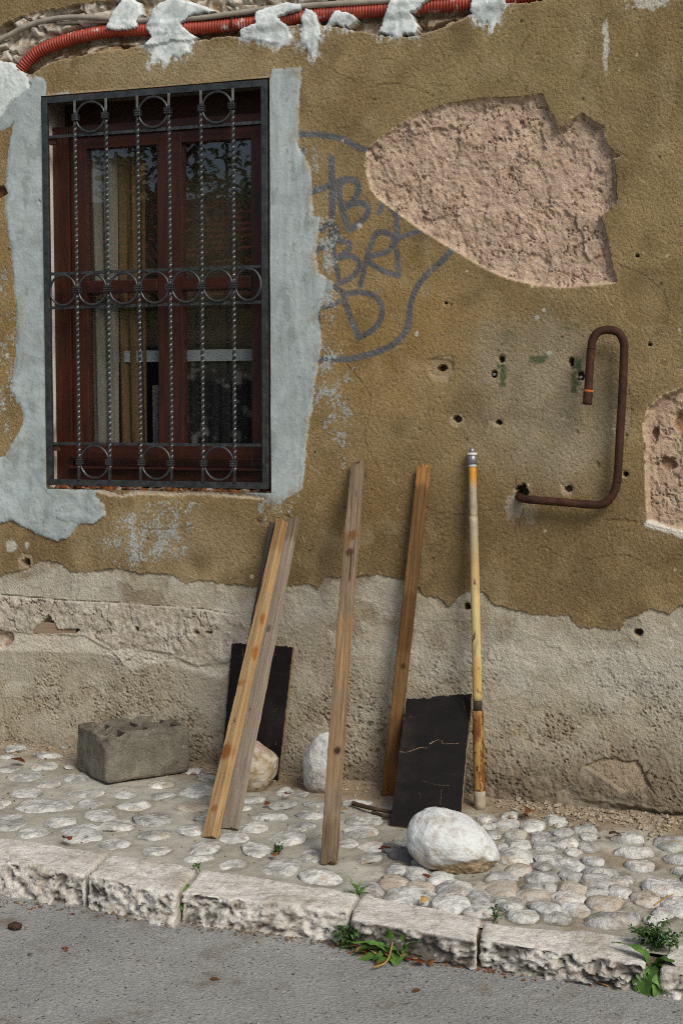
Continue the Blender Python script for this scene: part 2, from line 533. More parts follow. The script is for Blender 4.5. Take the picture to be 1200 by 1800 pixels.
def mesh_mixed(name, V, quads, tris, mat, parent=None, smooth=True, cols=None):
    Fq = [tuple(q) for q in np.asarray(quads).tolist()]
    if tris is not None:
        Fq += [tuple(q) for q in np.asarray(tris).tolist()]
    off = np.zeros(3)
    if parent is not None and parent.type == 'EMPTY':
        off = np.array(parent.location)
    me = bpy.data.meshes.new(name)
    me.from_pydata((np.asarray(V) - off).tolist(), [], Fq)
    me.update()
    nq = len(quads)
    sm = [smooth] * nq + [False] * (len(Fq) - nq)
    me.polygons.foreach_set('use_smooth', sm)
    if cols is not None:
        a = me.attributes.new('col', 'FLOAT_COLOR', 'POINT')
        c = np.ones((len(V), 4), dtype=np.float32); c[:, :3] = cols
        a.data.foreach_set('color', c.ravel())
    me.materials.append(mat)
    return link(bpy.data.objects.new(name, me), parent)

def tube(name, P, R, mat, parent=None, seg=12, twist=None, square=False, cap=True, smooth=True):
    V, q, t = tube_np(P, R, seg, twist, square, cap)
    return mesh_mixed(name, V, q, t, mat, parent, smooth)

# ================================================================== THE WALL (height field in real depth, split into its layers)
OPEN_X0, OPEN_X1, OPEN_Z0, OPEN_Z1 = -1.374, -0.308, 1.205, 2.908
house = thing('house_wall', 'weathered ochre plastered house wall with grey cement round its barred window', 'wall', (0, 0, 0))
house['kind'] = 'thing'

def axis(fine0, fine1, step, edges, mid, midstep, far, farstep, snap):
    a = np.arange(fine0, fine1, step)
    lo = np.concatenate([np.arange(far[0], mid[0], farstep), np.arange(mid[0], fine0 - midstep * 0.5, midstep)])
    hi = np.concatenate([np.arange(fine1, mid[1], midstep), np.arange(mid[1], far[1] + farstep, farstep)])
    r = np.concatenate([lo, a, hi])
    for s in snap:
        r[np.argmin(np.abs(r - s))] = s
    return np.unique(r)

xs = axis(-1.72, 1.46, 0.0043, None, (-2.4, 2.2), 0.014, (-5.5, 5.5), 0.09, (OPEN_X0, OPEN_X1))
zs = axis(-0.14, 3.46, 0.0043, None, (-0.15, 3.7), 0.014, (-0.25, 4.9), 0.09, (OPEN_Z0, OPEN_Z1))
X, Z = np.meshgrid(xs, zs)
SH = X.shape

def poly_sdf(pts, margin=0.06, px=True):
    P = wxz(pts) if px else np.asarray(pts, float)
    out = np.full(SH, 1.0)
    i0, i1 = np.searchsorted(zs, [P[:, 1].min() - margin, P[:, 1].max() + margin])
    j0, j1 = np.searchsorted(xs, [P[:, 0].min() - margin, P[:, 0].max() + margin])
    if i1 <= i0 or j1 <= j0:
        return out
    x = X[i0:i1, j0:j1]; z = Z[i0:i1, j0:j1]
    dmin = np.full(x.shape, 9.0); ins = np.zeros(x.shape, bool)
    n = len(P)
    for k in range(n):
        ax, az = P[k]; bx, bz = P[(k + 1) % n]
        ex, ez = bx - ax, bz - az
        t = np.clip(((x - ax) * ex + (z - az) * ez) / (ex * ex + ez * ez + 1e-12), 0, 1)
        dmin = np.minimum(dmin, (x - ax - t * ex) ** 2 + (z - az - t * ez) ** 2)
        c = ((az > z) != (bz > z)) & (x < (bx - ax) * (z - az) / (bz - az + 1e-12) + ax)
        ins ^= c
    d = np.sqrt(dmin)
    out[i0:i1, j0:j1] = np.where(ins, -d, d)
    return out

def line_dist(pts, margin=0.08, px=True):
    P = wxz(pts) if px else np.asarray(pts, float)
    out = np.full(SH, 1.0)
    i0, i1 = np.searchsorted(zs, [P[:, 1].min() - margin, P[:, 1].max() + margin])
    j0, j1 = np.searchsorted(xs, [P[:, 0].min() - margin, P[:, 0].max() + margin])
    if i1 <= i0 or j1 <= j0:
        return out
    x = X[i0:i1, j0:j1]; z = Z[i0:i1, j0:j1]
    dmin = np.full(x.shape, 9.0)
    for k in range(len(P) - 1):
        ax, az = P[k]; ex, ez = P[k + 1] - P[k]
        t = np.clip(((x - ax) * ex + (z - az) * ez) / (ex * ex + ez * ez + 1e-12), 0, 1)
        dmin = np.minimum(dmin, (x - ax - t * ex) ** 2 + (z - az - t * ez) ** 2)
    out[i0:i1, j0:j1] = np.sqrt(dmin)
    return out

def lerp(a, b, t):
    return a + (b - a) * t[..., None]

n12 = fbm(X * 12, Z * 12, 3, 1)
n45 = fbm(X * 48, Z * 48, 3, 2)
n3 = fbm(X * 3, Z * 3, 4, 3)
n1 = fbm(X * 1.1, Z * 1.1, 3, 4)
n130 = fbm(X * 105, Z * 105, 2, 5)
n6v = fbm(X * 9, Z * 1.6, 4, 6)                     # vertical streaks
edge = n12 * 0.007 + n45 * 0.004
und = n1 * 0.007
f1, f2 = worley(X * 46 + n45 * 0.5, Z * 46 + n12 * 0.5, 1)
grain = fbm(X * 118, Z * 118, 2, 7)

# ---- ochre plaster
sA, sB = worley(X * 100 + n45 * 0.7, Z * 100 + n12 * 0.7, 17)
stuc = np.sqrt(np.clip(1 - sA * sA, 0, 1)) - 0.75
D = und + grain * 0.0018 + n45 * 0.0010 + stuc * 0.0042 - sstep(0.25, 0.05, f1) * 0.0010
C = lerp(S(146, 125, 88), S(128, 107, 72), sstep(-0.5, 0.5, n3))
C = lerp(C, S(136, 118, 84), sstep(0.0, 0.7, n6v) * 0.5 * sstep(1.2, 2.4, Z))
C = lerp(C, S(112, 92, 62), 0.6 * sstep(1.5, 0.9, Z) * sstep(-0.6, 0.3, n12 + n3))
def stain(px, py, rx, ry, col, amt):
    global C
    p = W(px, py)
    r = np.hypot((X - p[0]) / (rx / 430.0), (Z - p[2]) / (ry / 430.0)) + 0.45 * n3 + 0.2 * n12
    C = lerp(C, col, amt * sstep(1.15, 0.25, r))
stain(650, 560, 190, 190, S(142, 113, 66), 0.7)
stain(1000, 120, 330, 130, S(136, 119, 80), 0.6)
stain(1130, 420, 90, 200, S(144, 124, 84), 0.6)
stain(300, 120, 260, 50, S(150, 132, 98), 0.7)
stain(300, 950, 260, 60, S(146, 128, 96), 0.6)
stain(20, 560, 60, 220, S(144, 116, 68), 0.6)
stain(800, 950, 420, 110, S(110, 90, 58), 0.7)
stain(620, 860, 130, 110, S(124, 99, 60), 0.5)
for sx_, sl2, am in ((120, 0.10, .5), (200, 0.12, .6), (262, 0.16, .7), (310, 0.15, .5), (395, 0.12, .5), (900, 0.3, .4), (960, 0.4, .4), (1010, 0.3, .4), (700, 0.35, .3), (1150, 0.4, .3)):   # rain streaks
    q = W(sx_, 100 if sx_ < 500 else 560)
    st_ = sstep(0.022, 0.004, np.abs(X - q[0] + 0.012 * n12 + 0.02 * fbm(Z * 3 + sx_, Z * 0, 2, 8))) * sstep(q[2] - sl2, q[2] - sl2 * 0.3, Z) * sstep(q[2] + 0.05, q[2], Z)
    C = lerp(C, S(158, 146, 120), am * st_ * sstep(-0.4, 0.3, n45))
pc = W(950, 710)
zone = np.hypot((X - pc[0]) / 0.34, (Z - pc[2]) / 0.40) + n3 * 0.35 + n6v * 0.2
C = lerp(C, S(148, 136, 112), 0.8 * sstep(1.1, 0.45, zone))
C = lerp(C, S(74, 60, 40), 0.38 * sstep(0.2, 0.6, n130))
C = lerp(C, S(156, 138, 100), 0.35 * sstep(0.15, 0.6, -n130))
C = lerp(C, S(94, 78, 50), 0.42 * sstep(0.08, 0.55, fbm(X * 4.2, Z * 4.2, 5, 86)))
C = lerp(C, S(156, 138, 104), 0.38 * sstep(0.12, 0.55, fbm(X * 6.5, Z * 5.0, 5, 87)))
C = C * np.array([0.965, 0.995, 1.05])
LAB = np.zeros(SH, np.int32)                        # 0 ochre

def crack(pts, width, depth, only=None, jag=0.005):
    global D
    dd = line_dist(pts) + np.abs(n45) * jag * 0.5
    k = sstep(width, width * 0.2, dd)
    D = D - k * depth

# thin second coat top right, and a sunken smooth patch
s = poly_sdf([(1052, 142), (1110, 148), (1165, 165), (1190, 200), (1170, 240), (1130, 262), (1096, 272), (1080, 262), (1062, 225), (1058, 170)]) + edge * 0.4
D = D + 0.0012 * sstep(0.003, -0.003, s); C = lerp(C, S(128, 110, 78), 0.3 * sstep(0.004, -0.004, s))
s = poly_sdf([(1085, 498), (1088, 465), (1130, 480), (1165, 510), (1175, 545), (1170, 572), (1120, 578), (1095, 560), (1092, 530)]) + edge * 0.4
k = sstep(0.003, -0.003, s)
D = lerp(D[..., None], (und - 0.002 + grain * 0.0012 + stuc * 0.002)[..., None], k)[..., 0]
C = lerp(C, S(122, 102, 68), 0.35 * k)

# ---- graffiti (flat paint on the ochre coat)
def gz(pts):
    return [(500 + a / 3.75, 210 + b / 3.75) for a, b in pts]
GRAF = [
    (10.5, [(85, 100), (200, 100), (300, 112), (380, 130), (450, 165), (500, 190), (560, 204)]),
    (8, [(130, 200), (120, 265)]),
    (12.5, [(310, 260), (315, 400), (318, 520), (315, 635)]),
    (11, [(175, 482), (250, 455), (310, 430), (400, 395)]),
    (11, [(360, 480), (375, 420), (430, 395), (480, 420), (485, 480), (450, 540), (400, 580), (420, 570), (500, 550), (550, 580), (545, 630), (500, 680), (430, 730)]),
    (11, [(355, 470), (380, 590), (420, 720)]),
    (10, [(240, 730), (290, 690), (330, 700), (345, 770), (300, 830), (215, 855)]),
    (10, [(310, 740), (330, 900), (365, 1080)]),
    (10, [(350, 800), (420, 810), (430, 850), (370, 900), (340, 920), (430, 900), (490, 940), (480, 1000), (430, 1050), (365, 1080)]),
    (10, [(640, 740), (600, 760), (560, 860), (540, 930), (520, 1010), (500, 1095)]),
    (10, [(600, 760), (640, 740), (700, 760), (720, 810), (680, 870), (600, 895), (540, 920), (600, 970), (680, 1010), (750, 1030)]),
    (10, [(740, 870), (745, 930), (755, 1030)]),
    (10, [(700, 570), (735, 640), (740, 720), (745, 790), (720, 830)]),
    (9, [(745, 790), (810, 760), (910, 728)]),
    (9, [(660, 520), (625, 615)]),
    (10, [(330, 1100), (380, 1140), (400, 1200), (440, 1320), (490, 1440)]),
    (10, [(400, 1150), (500, 1140), (590, 1165), (640, 1230), (640, 1300), (590, 1380), (490, 1440)]),
    (9, [(250, 1240), (330, 1220), (385, 1180)]), (8, [(225, 1260), (225, 1400)]),
    (11, [(1110, 850), (1050, 920), (960, 1000), (890, 1080), (845, 1170), (825, 1250), (820, 1330), (790, 1410), (720, 1480), (620, 1530), (500, 1565), (400, 1580), (220, 1582)]),
]
gm = np.zeros(SH)
for w, pts in GRAF:
    P, _ = smooth_path([np.array([a, b, 0.0]) for a, b in gz(pts)], 3.0)
    dd = line_dist([(a, b) for a, b, c in P], 0.03)
    hw = w * 0.5 / 425.0
    gm = np.maximum(gm, sstep(hw + 0.0035, hw - 0.0035, dd + n45 * 0.0014))
C = lerp(C, lerp(np.broadcast_to(S(91, 97, 103), C.shape), S(78, 84, 90), sstep(-.3, .3, n12)), gm * (0.86 + 0.1 * n45))

# ---- small colour marks: green paint, white paint, red drips
def smudge(px, py, rx, ry, col, amt, jag=0.55):
    global C
    p = W(px, py)
    r = np.hypot((X - p[0]) / (rx / 440.0), (Z - p[2]) / (ry / 440.0)) + n45 * jag + n12 * jag * 0.5
    C = lerp(C, col, amt * sstep(1.05, 0.6, r))
GREEN = S(56, 78, 46)
for a in ((883, 664, 7, 24), (878, 640, 8, 8), (945, 632, 20, 9), (1010, 672, 9, 24), (1012, 640, 14, 12), (1000, 575, 24, 12), (895, 590, 22, 16)):
    smudge(*a, GREEN, 0.75 if a[1] > 600 else 0.3)
WHITE_P = S(184, 184, 172)
smudge(1064, 85, 5, 46, WHITE_P, 0.9, 0.5); smudge(1062, 52, 4, 14, WHITE_P, 0.7)
smudge(1145, 4, 34, 12, WHITE_P, 0.8, 0.9)
for a in ((632, 397, 7, 6), (943, 558, 5, 5), (955, 545, 4, 4), (733, 587, 3, 6), (965, 620, 5, 4), (70, 752, 4, 8), (13, 625, 5, 7), (20, 960, 14, 14), (48, 957, 6, 8), (297, 158, 11, 6)):
    smudge(*a, WHITE_P, 0.85, 0.4)
for a in ((906, 847, 3, 8), (906, 790, 2.5, 3), (920, 1078, 5, 5), (905, 920, 2, 22), (912, 915, 2, 14), (881, 816, 2, 2)):
    smudge(*a, S(110, 46, 30), 0.7, 0.3)
smudge(905, 890, 18, 30, S(150, 142, 126), 0.75)
smudge(930, 900, 14, 26, S(140, 130, 112), 0.6)
for dx in np.linspace(0, 1, 9):                     # pale lime streaks below the window head and pipe
    smudge(860 + 170 * dx, 590 + 20 * math.sin(dx * 9), 30, 26, S(136, 124, 100), 0.35)

# ---- grey cement flecks left on the ochre
CEM = lerp(np.broadcast_to(S(162, 171, 170), C.shape), S(147, 156, 155), sstep(-0.4, 0.5, n3 + n12 * 0.5))
fleck_n = 0.6 * fbm(X * 95, Z * 80, 3, 11) + 0.6 * fbm(X * 17, Z * 13, 3, 12)
for pts, thr in (([(552, 590), (600, 630), (618, 650), (612, 800), (588, 806), (556, 700)], 0.10),
                 ([(180, 965), (225, 908), (335, 893), (325, 960), (230, 995)], 0.0),
                 ([(-30, 540), (18, 540), (32, 700), (12, 790), (-30, 790)], 0.16),
                 ([(525, 240), (562, 250), (562, 345), (548, 300)], 0.16),
                 ([(560, 480), (608, 560), (585, 625), (556, 625)], 0.10),
                 ([(570, 395), (592, 400), (590, 475), (575, 470)], 0.02),
                 ([(-40, 440), (20, 440), (22, 540), (-40, 540)], 0.2),
                 ([(440, 880), (520, 880), (505, 912), (455, 905)], 0.2)):
    s = poly_sdf(pts) + n12 * 0.012
    k = sstep(thr, thr + 0.12, fleck_n - 5.0 * np.maximum(s + 0.02, 0)) * (s < 0.05)
    D = D + 0.0012 * k; C = lerp(C, CEM, k * 0.75)

# ---- scuffs, scratches and chipped grains on the ochre coat
rs = np.random.RandomState(21)
for k in range(46):
    px0, py0 = rs.uniform(480, 1190), rs.uniform(20, 1080)
    a_, L_ = rs.normal(1.2, 0.6), rs.uniform(4, 26)
    dd = line_dist([(px0, py0), (px0 + L_ * math.cos(a_) * 0.5 + rs.normal(), py0 + L_ * 0.5 * math.sin(a_)), (px0 + L_ * math.cos(a_), py0 + L_ * math.sin(a_))], 0.02)
    k_ = sstep(0.0035, 0.0012, dd + 0.001 * n45)
    C = lerp(C, S(176, 160, 124), rs.uniform(0.2, 0.6) * k_); D = D - 0.001 * k_
for k in range(150):
    px0, py0 = rs.uniform(-20, 1220), rs.uniform(0, 1090)
    p = W(px0, py0); r_ = rs.uniform(0.0025, 0.008) * (2.2 if rs.rand() < 0.08 else 1)
    j0_, j1_ = np.searchsorted(xs, [p[0] - 0.03, p[0] + 0.03]); i0_, i1_ = np.searchsorted(zs, [p[2] - 0.03, p[2] + 0.03])
    if j1_ <= j0_ or i1_ <= i0_: continue
    sl2_ = (slice(i0_, i1_), slice(j0_, j1_))
    k_ = sstep(1.1, 0.6, np.hypot(X[sl2_] - p[0], Z[sl2_] - p[2]) / r_ + 0.4 * n45[sl2_])
    dark_ = rs.rand() < 0.35
    C[sl2_] = lerp(C[sl2_], S(66, 52, 36) if dark_ else S(190, 176, 146), 0.75 * k_); D[sl2_] = D[sl2_] - (0.003 if dark_ else 0.0012) * k_
# hairline cracks
for pts in ([(560, 110), (640, 150), (700, 148), (760, 168)], [(930, 60), (905, 110), (925, 160)], [(610, 640), (650, 700), (640, 770), (668, 830)], [(1090, 640), (1108, 720), (1096, 790)], [(720, 880), (790, 905), (870, 895)], [(950, 960), (1010, 985), (1090, 975), (1150, 1000)], [(200, 900), (260, 930), (340, 925)]):
    q_, _ = smooth_path([np.array([a_, b_, 0.0]) for a_, b_ in pts], 4.0)
    q_[:, :2] += rs.normal(size=(len(q_), 2)) * 1.1
    dd = line_dist([(a_, b_) for a_, b_, c_ in q_], 0.02)
    k_ = sstep(0.0032, 0.0010, dd) * sstep(-0.5, 0.1, n12)
    D = D - 0.0025 * k_; C = lerp(C, S(78, 62, 42), 0.5 * k_)

# ---- lower bare render
LB = wxz([(-400, 1035), (-100, 1030), (0, 1012), (20, 1005), (45, 1003), (60, 990), (85, 985), (110, 990), (125, 1005), (150, 1005), (205, 1000), (240, 1007), (300, 1010),
          (330, 1025), (360, 1020), (385, 1025), (440, 1030), (510, 1030), (540, 1024), (558, 1036), (575, 1010), (590, 1015), (640, 1013), (665, 1010),
          (690, 1015), (705, 1020), (735, 1035), (745, 1048), (770, 1050), (788, 1070), (800, 1055), (820, 1038), (850, 1042), (865, 1060),
          (895, 1072), (940, 1080), (965, 1082), (1000, 1080), (1005, 1090), (1020, 1103), (1060, 1105), (1090, 1107), (1100, 1088), (1140, 1070),
          (1175, 1080), (1195, 1065), (1260, 1080), (1400, 1070), (1700, 1090)])
zb = np.interp(xs, LB[:, 0], LB[:, 1])
sl_ = (Z - zb[None, :]) * 0.8 + n45 * 0.004 + n12 * 0.006
low = sl_ < 0
zr = Z - 0.0
rough_amt = sstep(0.85, 0.25, zr)
pits = sstep(0.30, 0.12, f1 + n12 * 0.12)
f1b, f2b = worley(X * 75 + n45, Z * 75 - n45, 5)
knob = sstep(0.55, 0.1, f1b)
rgh2 = rough_amt * sstep(-0.5, 0.4, n3 + 0.6 * n12)
gA, gB = worley(X * 62 + n45 * 0.8, Z * 62 + n12 * 0.8, 8)
gC, gD = worley(X * 90 + n45 * 0.8, Z * 90 - n12 * 0.8, 11)
pitm = sstep(0.40, 0.16, gA + 0.25 * n12 + 0.12 * n130) * sstep(0.0, 0.35, fbm(X * 26, Z * 26, 2, 79) + 0.12)
nod = sstep(0.42, 0.10, gC + 0.2 * n45)
flake = sstep(0.02, 0.10, fbm(X * 6, Z * 6, 4, 43))            # a thin skim coat that has come off in places
Dl = und - 0.006 + n12 * 0.0028 + n45 * 0.0016 + grain * (0.0018 + 0.0012 * rgh2) + nod * 0.0048 * rgh2 - pitm * 0.0085 * rgh2 + 0.0028 * flake * (1 - 0.6 * rgh2)
pits = pitm * rgh2
Cl = lerp(S(164, 155, 135), S(148, 136, 115), sstep(-0.45, 0.45, n3 + 0.3 * n12))
Cl = lerp(Cl, S(164, 160, 150), 0.8 * sstep(0.10, 0.55, fbm(X * 2.3, Z * 3.5, 4, 15)) * sstep(0.15, 0.45, Z))
Cl = lerp(Cl, S(158, 157, 147), 0.6 * sstep(0.55, 1.1, X) * sstep(0.3, 0.5, Z) * sstep(0.85, 0.6, Z) * sstep(-0.5, 0.3, n12 + n3))
Cl = lerp(Cl, S(124, 110, 92), 0.5 * sstep(0.5, 0.75, Z) * sstep(-0.2, 0.4, n3 - n12 * .4))
Cl = lerp(Cl, S(184, 178, 162), 0.5 * sstep(0.45, 0.7, n45 + 0.4 * n130))
Cl = lerp(Cl, S(172, 164, 146), 0.5 * flake)
chalk = sstep(0.05, 0.4, fbm(X * 3.4, Z * 4.6, 4, 83) + 0.25 * sstep(0.5, 0.7, Z) * sstep(0.9, 0.75, Z))
Cl = lerp(Cl, S(182, 177, 163), 0.6 * chalk * sstep(0.22, 0.40, Z))
Cl = lerp(Cl, S(190, 186, 174), 0.7 * sstep(0.62, 0.7, nod) * rgh2 * sstep(0.3, 0.5, fbm(X * 40, Z * 40, 1, 45)))
Cl = lerp(Cl, S(96, 74, 52), 0.65 * pits)
damp = sstep(0.20, 0.05, Z - 0.05 * X + 0.07 * n3 + 0.03 * n12 - 0.08 * sstep(0.5, 1.2, X))
Cl = lerp(Cl, S(112, 100, 84), 0.6 * damp)
# thick cracked layer with rough white mortar on the left
s = poly_sdf([(-200, 1044), (-80, 1046), (95, 1053), (190, 1058), (350, 1069), (412, 1080), (430, 1100), (435, 1130), (400, 1165), (345, 1172), (300, 1150), (250, 1142),
              (215, 1165), (190, 1140), (150, 1118), (100, 1116), (40, 1112), (-80, 1110), (-200, 1108)]) + edge
kk = sstep(0.004, -0.004, s)
wf1, wf2 = worley(X * 13 + n12 * 0.35, Z * 15 + n45 * 0.3, 9)
crk = sstep(0.07, 0.015, wf2 - wf1) * sstep(-0.1, 0.3, fbm(X * 5, Z * 5, 2, 31))
Dl = Dl + kk * (0.006 + 0.006 * fbm(X * 26, Z * 26, 3, 19) - 0.008 * crk)
Cl = lerp(Cl, lerp(np.broadcast_to(S(164, 154, 138), C.shape), S(188, 180, 165), sstep(-0.2, 0.5, n45 + n12)), 0.85 * kk)
Cl = lerp(Cl, S(86, 72, 58), 0.5 * kk * crk)
s = poly_sdf([(-200, 1110), (100, 1118), (160, 1120), (200, 1145), (260, 1145), (330, 1172), (410, 1175), (385, 1196), (280, 1166), (230, 1178), (180, 1150), (100, 1146), (-200, 1150)]) + edge * 1.6
kk = sstep(0.012, -0.006, s)
Cl = lerp(Cl, S(196, 188, 172), 0.8 * kk); Dl = Dl + 0.002 * kk
s = poly_sdf([(-200, 1146), (100, 1146), (180, 1150), (230, 1178), (290, 1166), (385, 1192), (400, 1230), (330, 1250), (200, 1200), (-200, 1190)]) + edge * 1.6
Cl = lerp(Cl, S(158, 148, 130), 0.6 * sstep(0.01, -0.01, s))
# bulging damp foot of the wall on the right
Dl = Dl + 0.016 * sstep(0.35, -0.05, Z)
foot = sstep(0.26, 0.10, Z + 0.05 * n3 + 0.018 * n12 - 0.03 * (X - 0.6)) * sstep(0.45, 0.62, X)
Dl = Dl + foot * (0.022 + 0.008 * n12 + 0.003 * n45)
Cl = lerp(Cl, S(108, 95, 78), 0.6 * foot * sstep(-0.5, 0.3, n12))
s = poly_sdf([(1030, 1345), (1060, 1330), (1120, 1338), (1145, 1380), (1100, 1392), (1060, 1366)]) + edge
kk = sstep(0.004, -0.004, s)
Dl = Dl - kk * (0.014 + 0.006 * n45); Cl = lerp(Cl, S(158, 142, 118), 0.6 * kk)
Dl = Dl - sstep(0.02, -0.005, Z - pave_z(X, 0) - 0.02 + 0.02 * n12) * 0.03 * sstep(0.9, 1.2, X)
D = np.where(low, Dl, D); C = np.where(low[..., None], Cl, C); LAB[low] = 3
rim = sstep(0.006, 0.001, sl_) * (~low)
D = D + 0.0012 * rim
C = lerp(C, S(168, 150, 118), 0.35 * rim * sstep(-0.2, 0.3, n45))

crack([(0, 1046), (95, 1054), (190, 1059), (350, 1070), (412, 1081)], 0.004, 0.010)
crack([(805, 1075), (795, 1105), (800, 1090)], 0.003, 0.004)
crack([(540, 1190), (560, 1180), (575, 1165)], 0.003, 0.004)
crack([(1145, 1345), (1130, 1365), (1150, 1390)], 0.004, 0.008)
for pts in ([(50, 1053), (52, 1090)], [(190, 1060), (188, 1100), (200, 1120)], [(226, 1062), (232, 1098)], [(358, 1072), (372, 1110), (368, 1130)], [(418, 1085), (432, 1115)],
            [(275, 1095), (272, 1112), (282, 1118)]):
    crack(pts, 0.0035, 0.006)
crack([(1200, 180), (1175, 215), (1140, 250)], 0.0022, 0.002)
crack([(1120, 630), (1150, 610), (1175, 585)], 0.0022, 0.002)
crack([(1055, 565), (1072, 580), (1090, 570)], 0.0022, 0.002)
crack([(1080, 275), (1100, 330), (1075, 345)], 0.0020, 0.001)

# ---- clay patch where the plaster fell off
H1 = [(643, 292), (646, 264), (655, 255), (690, 228), (740, 197), (790, 182), (850, 173), (905, 172), (945, 166), (953, 164), (960, 185), (972, 205), (980, 229),
      (1000, 216), (1022, 200), (1045, 215), (1060, 223), (1063, 245), (1070, 260), (1082, 271), (1096, 275), (1078, 280), (1080, 300), (1083, 350), (1080, 360),
      (1066, 372), (1054, 382), (1062, 400), (1068, 425), (1072, 455), (1086, 498), (1040, 502), (985, 507), (940, 502), (890, 490), (850, 472), (815, 450),
      (770, 422), (735, 400), (690, 367), (662, 345), (652, 330)]
H2 = [(1260, 640), (1195, 684), (1165, 695), (1140, 718), (1130, 745), (1133, 775), (1135, 850), (1137, 905), (1138, 917), (1165, 926), (1200, 935), (1260, 940), (1330, 880), (1340, 720)]
TR = [(-260, 140), (-100, 112), (0, 108), (22, 122), (50, 130), (66, 122), (100, 106), (150, 95), (190, 88), (250, 80), (340, 70), (420, 62), (530, 42), (565, 42),
      (600, 48), (660, 62), (735, 67), (745, 60), (800, 40), (830, 22), (870, 10), (905, 5), (950, 0), (1010, -14), (1010, -70), (700, -60), (330, -20), (215, 2), (160, 4), (110, 14), (70, 20), (30, 32), (0, 48), (-80, 70), (-260, 90)]
cl1, cl2 = worley(X * 24 + n12 * 0.8, Z * 21 + n45 * 0.6, 2)
cb1, cb2 = worley(X * 11 + n12 * 0.6, Z * 9 + n45 * 0.25, 4)
clay_crack = sstep(0.10, 0.01, cl2 - cl1) * sstep(0.0, 0.5, fbm(X * 8, Z * 8, 2, 21) + 0.1)
big_crack = sstep(0.05, 0.0, cb2 - cb1) * sstep(0.0, 0.4, fbm(X * 4, Z * 4, 2, 23) + 0.05)
streak = fbm((X + Z * 0.35) * 34, (Z - X * 0.3) * 16, 4, 24)
rdg = np.abs(fbm((X + Z * 0.3) * 15, (Z - X * 0.25) * 11, 4, 26))
rdg2 = np.abs(fbm(X * 33, Z * 27, 3, 46))
fine_crk = sstep(0.045, 0.0, rdg) * sstep(-0.1, 0.3, fbm(X * 6, Z * 6, 2, 47))
fine_crk2 = sstep(0.05, 0.0, rdg2) * sstep(0.0, 0.35, fbm(X * 9, Z * 9, 2, 48))
wx_, wz_ = X + 0.03 * n12 + 0.006 * n45, Z + 0.03 * fbm(X * 9, Z * 9, 3, 49) + 0.006 * n45
fc = 0.0075 * wcell(wx_ * 9 + wz_ * 3, wz_ * 7 - wx_ * 2, 12) + 0.0042 * wcell(wx_ * 22 + wz_ * 7, wz_ * 17 - wx_ * 6, 13) + 0.0026 * wcell(wx_ * 48, wz_ * 40, 14)
clay_d = fc + 0.003 * streak + 0.004 * n12 + 0.0020 * n45 + 0.0020 * n130 - 0.004 * clay_crack - 0.009 * big_crack - 0.007 * fine_crk - 0.004 * fine_crk2 - 0.009 * sstep(0.40, 0.7, fbm(X * 21, Z * 21, 3, 25))
clay_c = lerp(S(186, 164, 142), S(168, 144, 122), sstep(-0.5, 0.5, n12 + streak * 0.5))
clay_c = lerp(clay_c, S(198, 180, 160), 0.6 * sstep(0.1, 0.6, n45 + n12 * 0.4))
clay_c = lerp(clay_c, S(118, 92, 72), 0.5 * np.maximum.reduce([clay_crack * 0.7, big_crack, fine_crk, fine_crk2 * 0.7]))
for pts, lab, dep in ((H1, 1, 0.027), (H2, 2, 0.024)):
    s = poly_sdf(pts) + n45 * 0.0022 + n12 * 0.0015
    m = s < 0
    deepen = sstep(0.0, -0.05, s)
    if lab == 1:
        side = sstep(0.3, 1.1, X)                      # thicker plaster to the right
        dd = und * 0.4 - 0.004 - (dep - 0.006) * (0.25 + 0.75 * side) * sstep(0.002, -0.012, s) - 0.006 * deepen + clay_d
        rimc = sstep(0.0085, 0.003, s) * (~m) * sstep(0.62, 0.20, X + 0.35 * (Z - 2.3))
        rimw = 0.9
    else:
        dd = und * 0.4 - dep * sstep(0.003, -0.012, s) + clay_d * 1.1
        rimc = sstep(0.010, 0.003, s) * (~m)
        rimw = 0.75
    cc = clay_c if lab == 1 else lerp(clay_c, S(168, 146, 122), np.full(SH, 0.5))
    D = np.where(m, dd, D); C = np.where(m[..., None], cc, C); LAB[m] = lab
    C = lerp(C, S(204, 186, 154), rimw * rimc * sstep(-0.45, 0.15, n45))
    D = D + 0.001 * rimc
for a in ((1197, 745, 14, 26), (1172, 815, 16, 14), (1150, 762, 8, 10)):
    p = W(a[0], a[1]); r = np.hypot((X - p[0]) / (a[2] / 450), (Z - p[2]) / (a[3] / 450)) + n45 * 0.3
    D = D - 0.02 * sstep(1.0, 0.6, r)
    C = lerp(C, S(128, 92, 64), 0.6 * sstep(1.1, 0.6, r))
s = line_dist([(1138, 920), (1165, 929), (1200, 940), (1250, 945)]) + edge
C = lerp(C, S(206, 200, 186), 0.9 * sstep(0.018, 0.010, s)); D = D + 0.002 * sstep(0.018, 0.008, s)

# ---- open trench with rubble along the top
RED = [(36, 126), (42, 116), (60, 97), (80, 85), (102, 76), (140, 65), (185, 56), (225, 53), (258, 52), (300, 51), (350, 49), (425, 43), (515, 32), (575, 25), (630, 21), (700, 16), (765, 11), (800, 8), (860, 1), (930, -8), (1010, -18)]
s = poly_sdf(TR) + edge * 1.2
m = s < 0
t1, t2 = worley(X * 11 + n12 * 0.5, Z * 17 + n12 * 0.4, 6)
stone = sstep(0.0, 0.35, t2 - t1)
rub = -0.056 + 0.044 * stone * sstep(-0.6, 0.6, fbm(X * 7, Z * 9, 2, 27)) + 0.010 * n12 + 0.005 * n45
upper = sstep(0.0, 0.05, Z - np.interp(xs, wxz(RED)[:, 0], wxz(RED)[:, 1])[None, :] - 0.02)
rub = rub + upper * (0.022 + 0.006 * n12) + 0.008 * sstep(-0.03, 0.0, s)
rdist = line_dist(RED, 0.12)
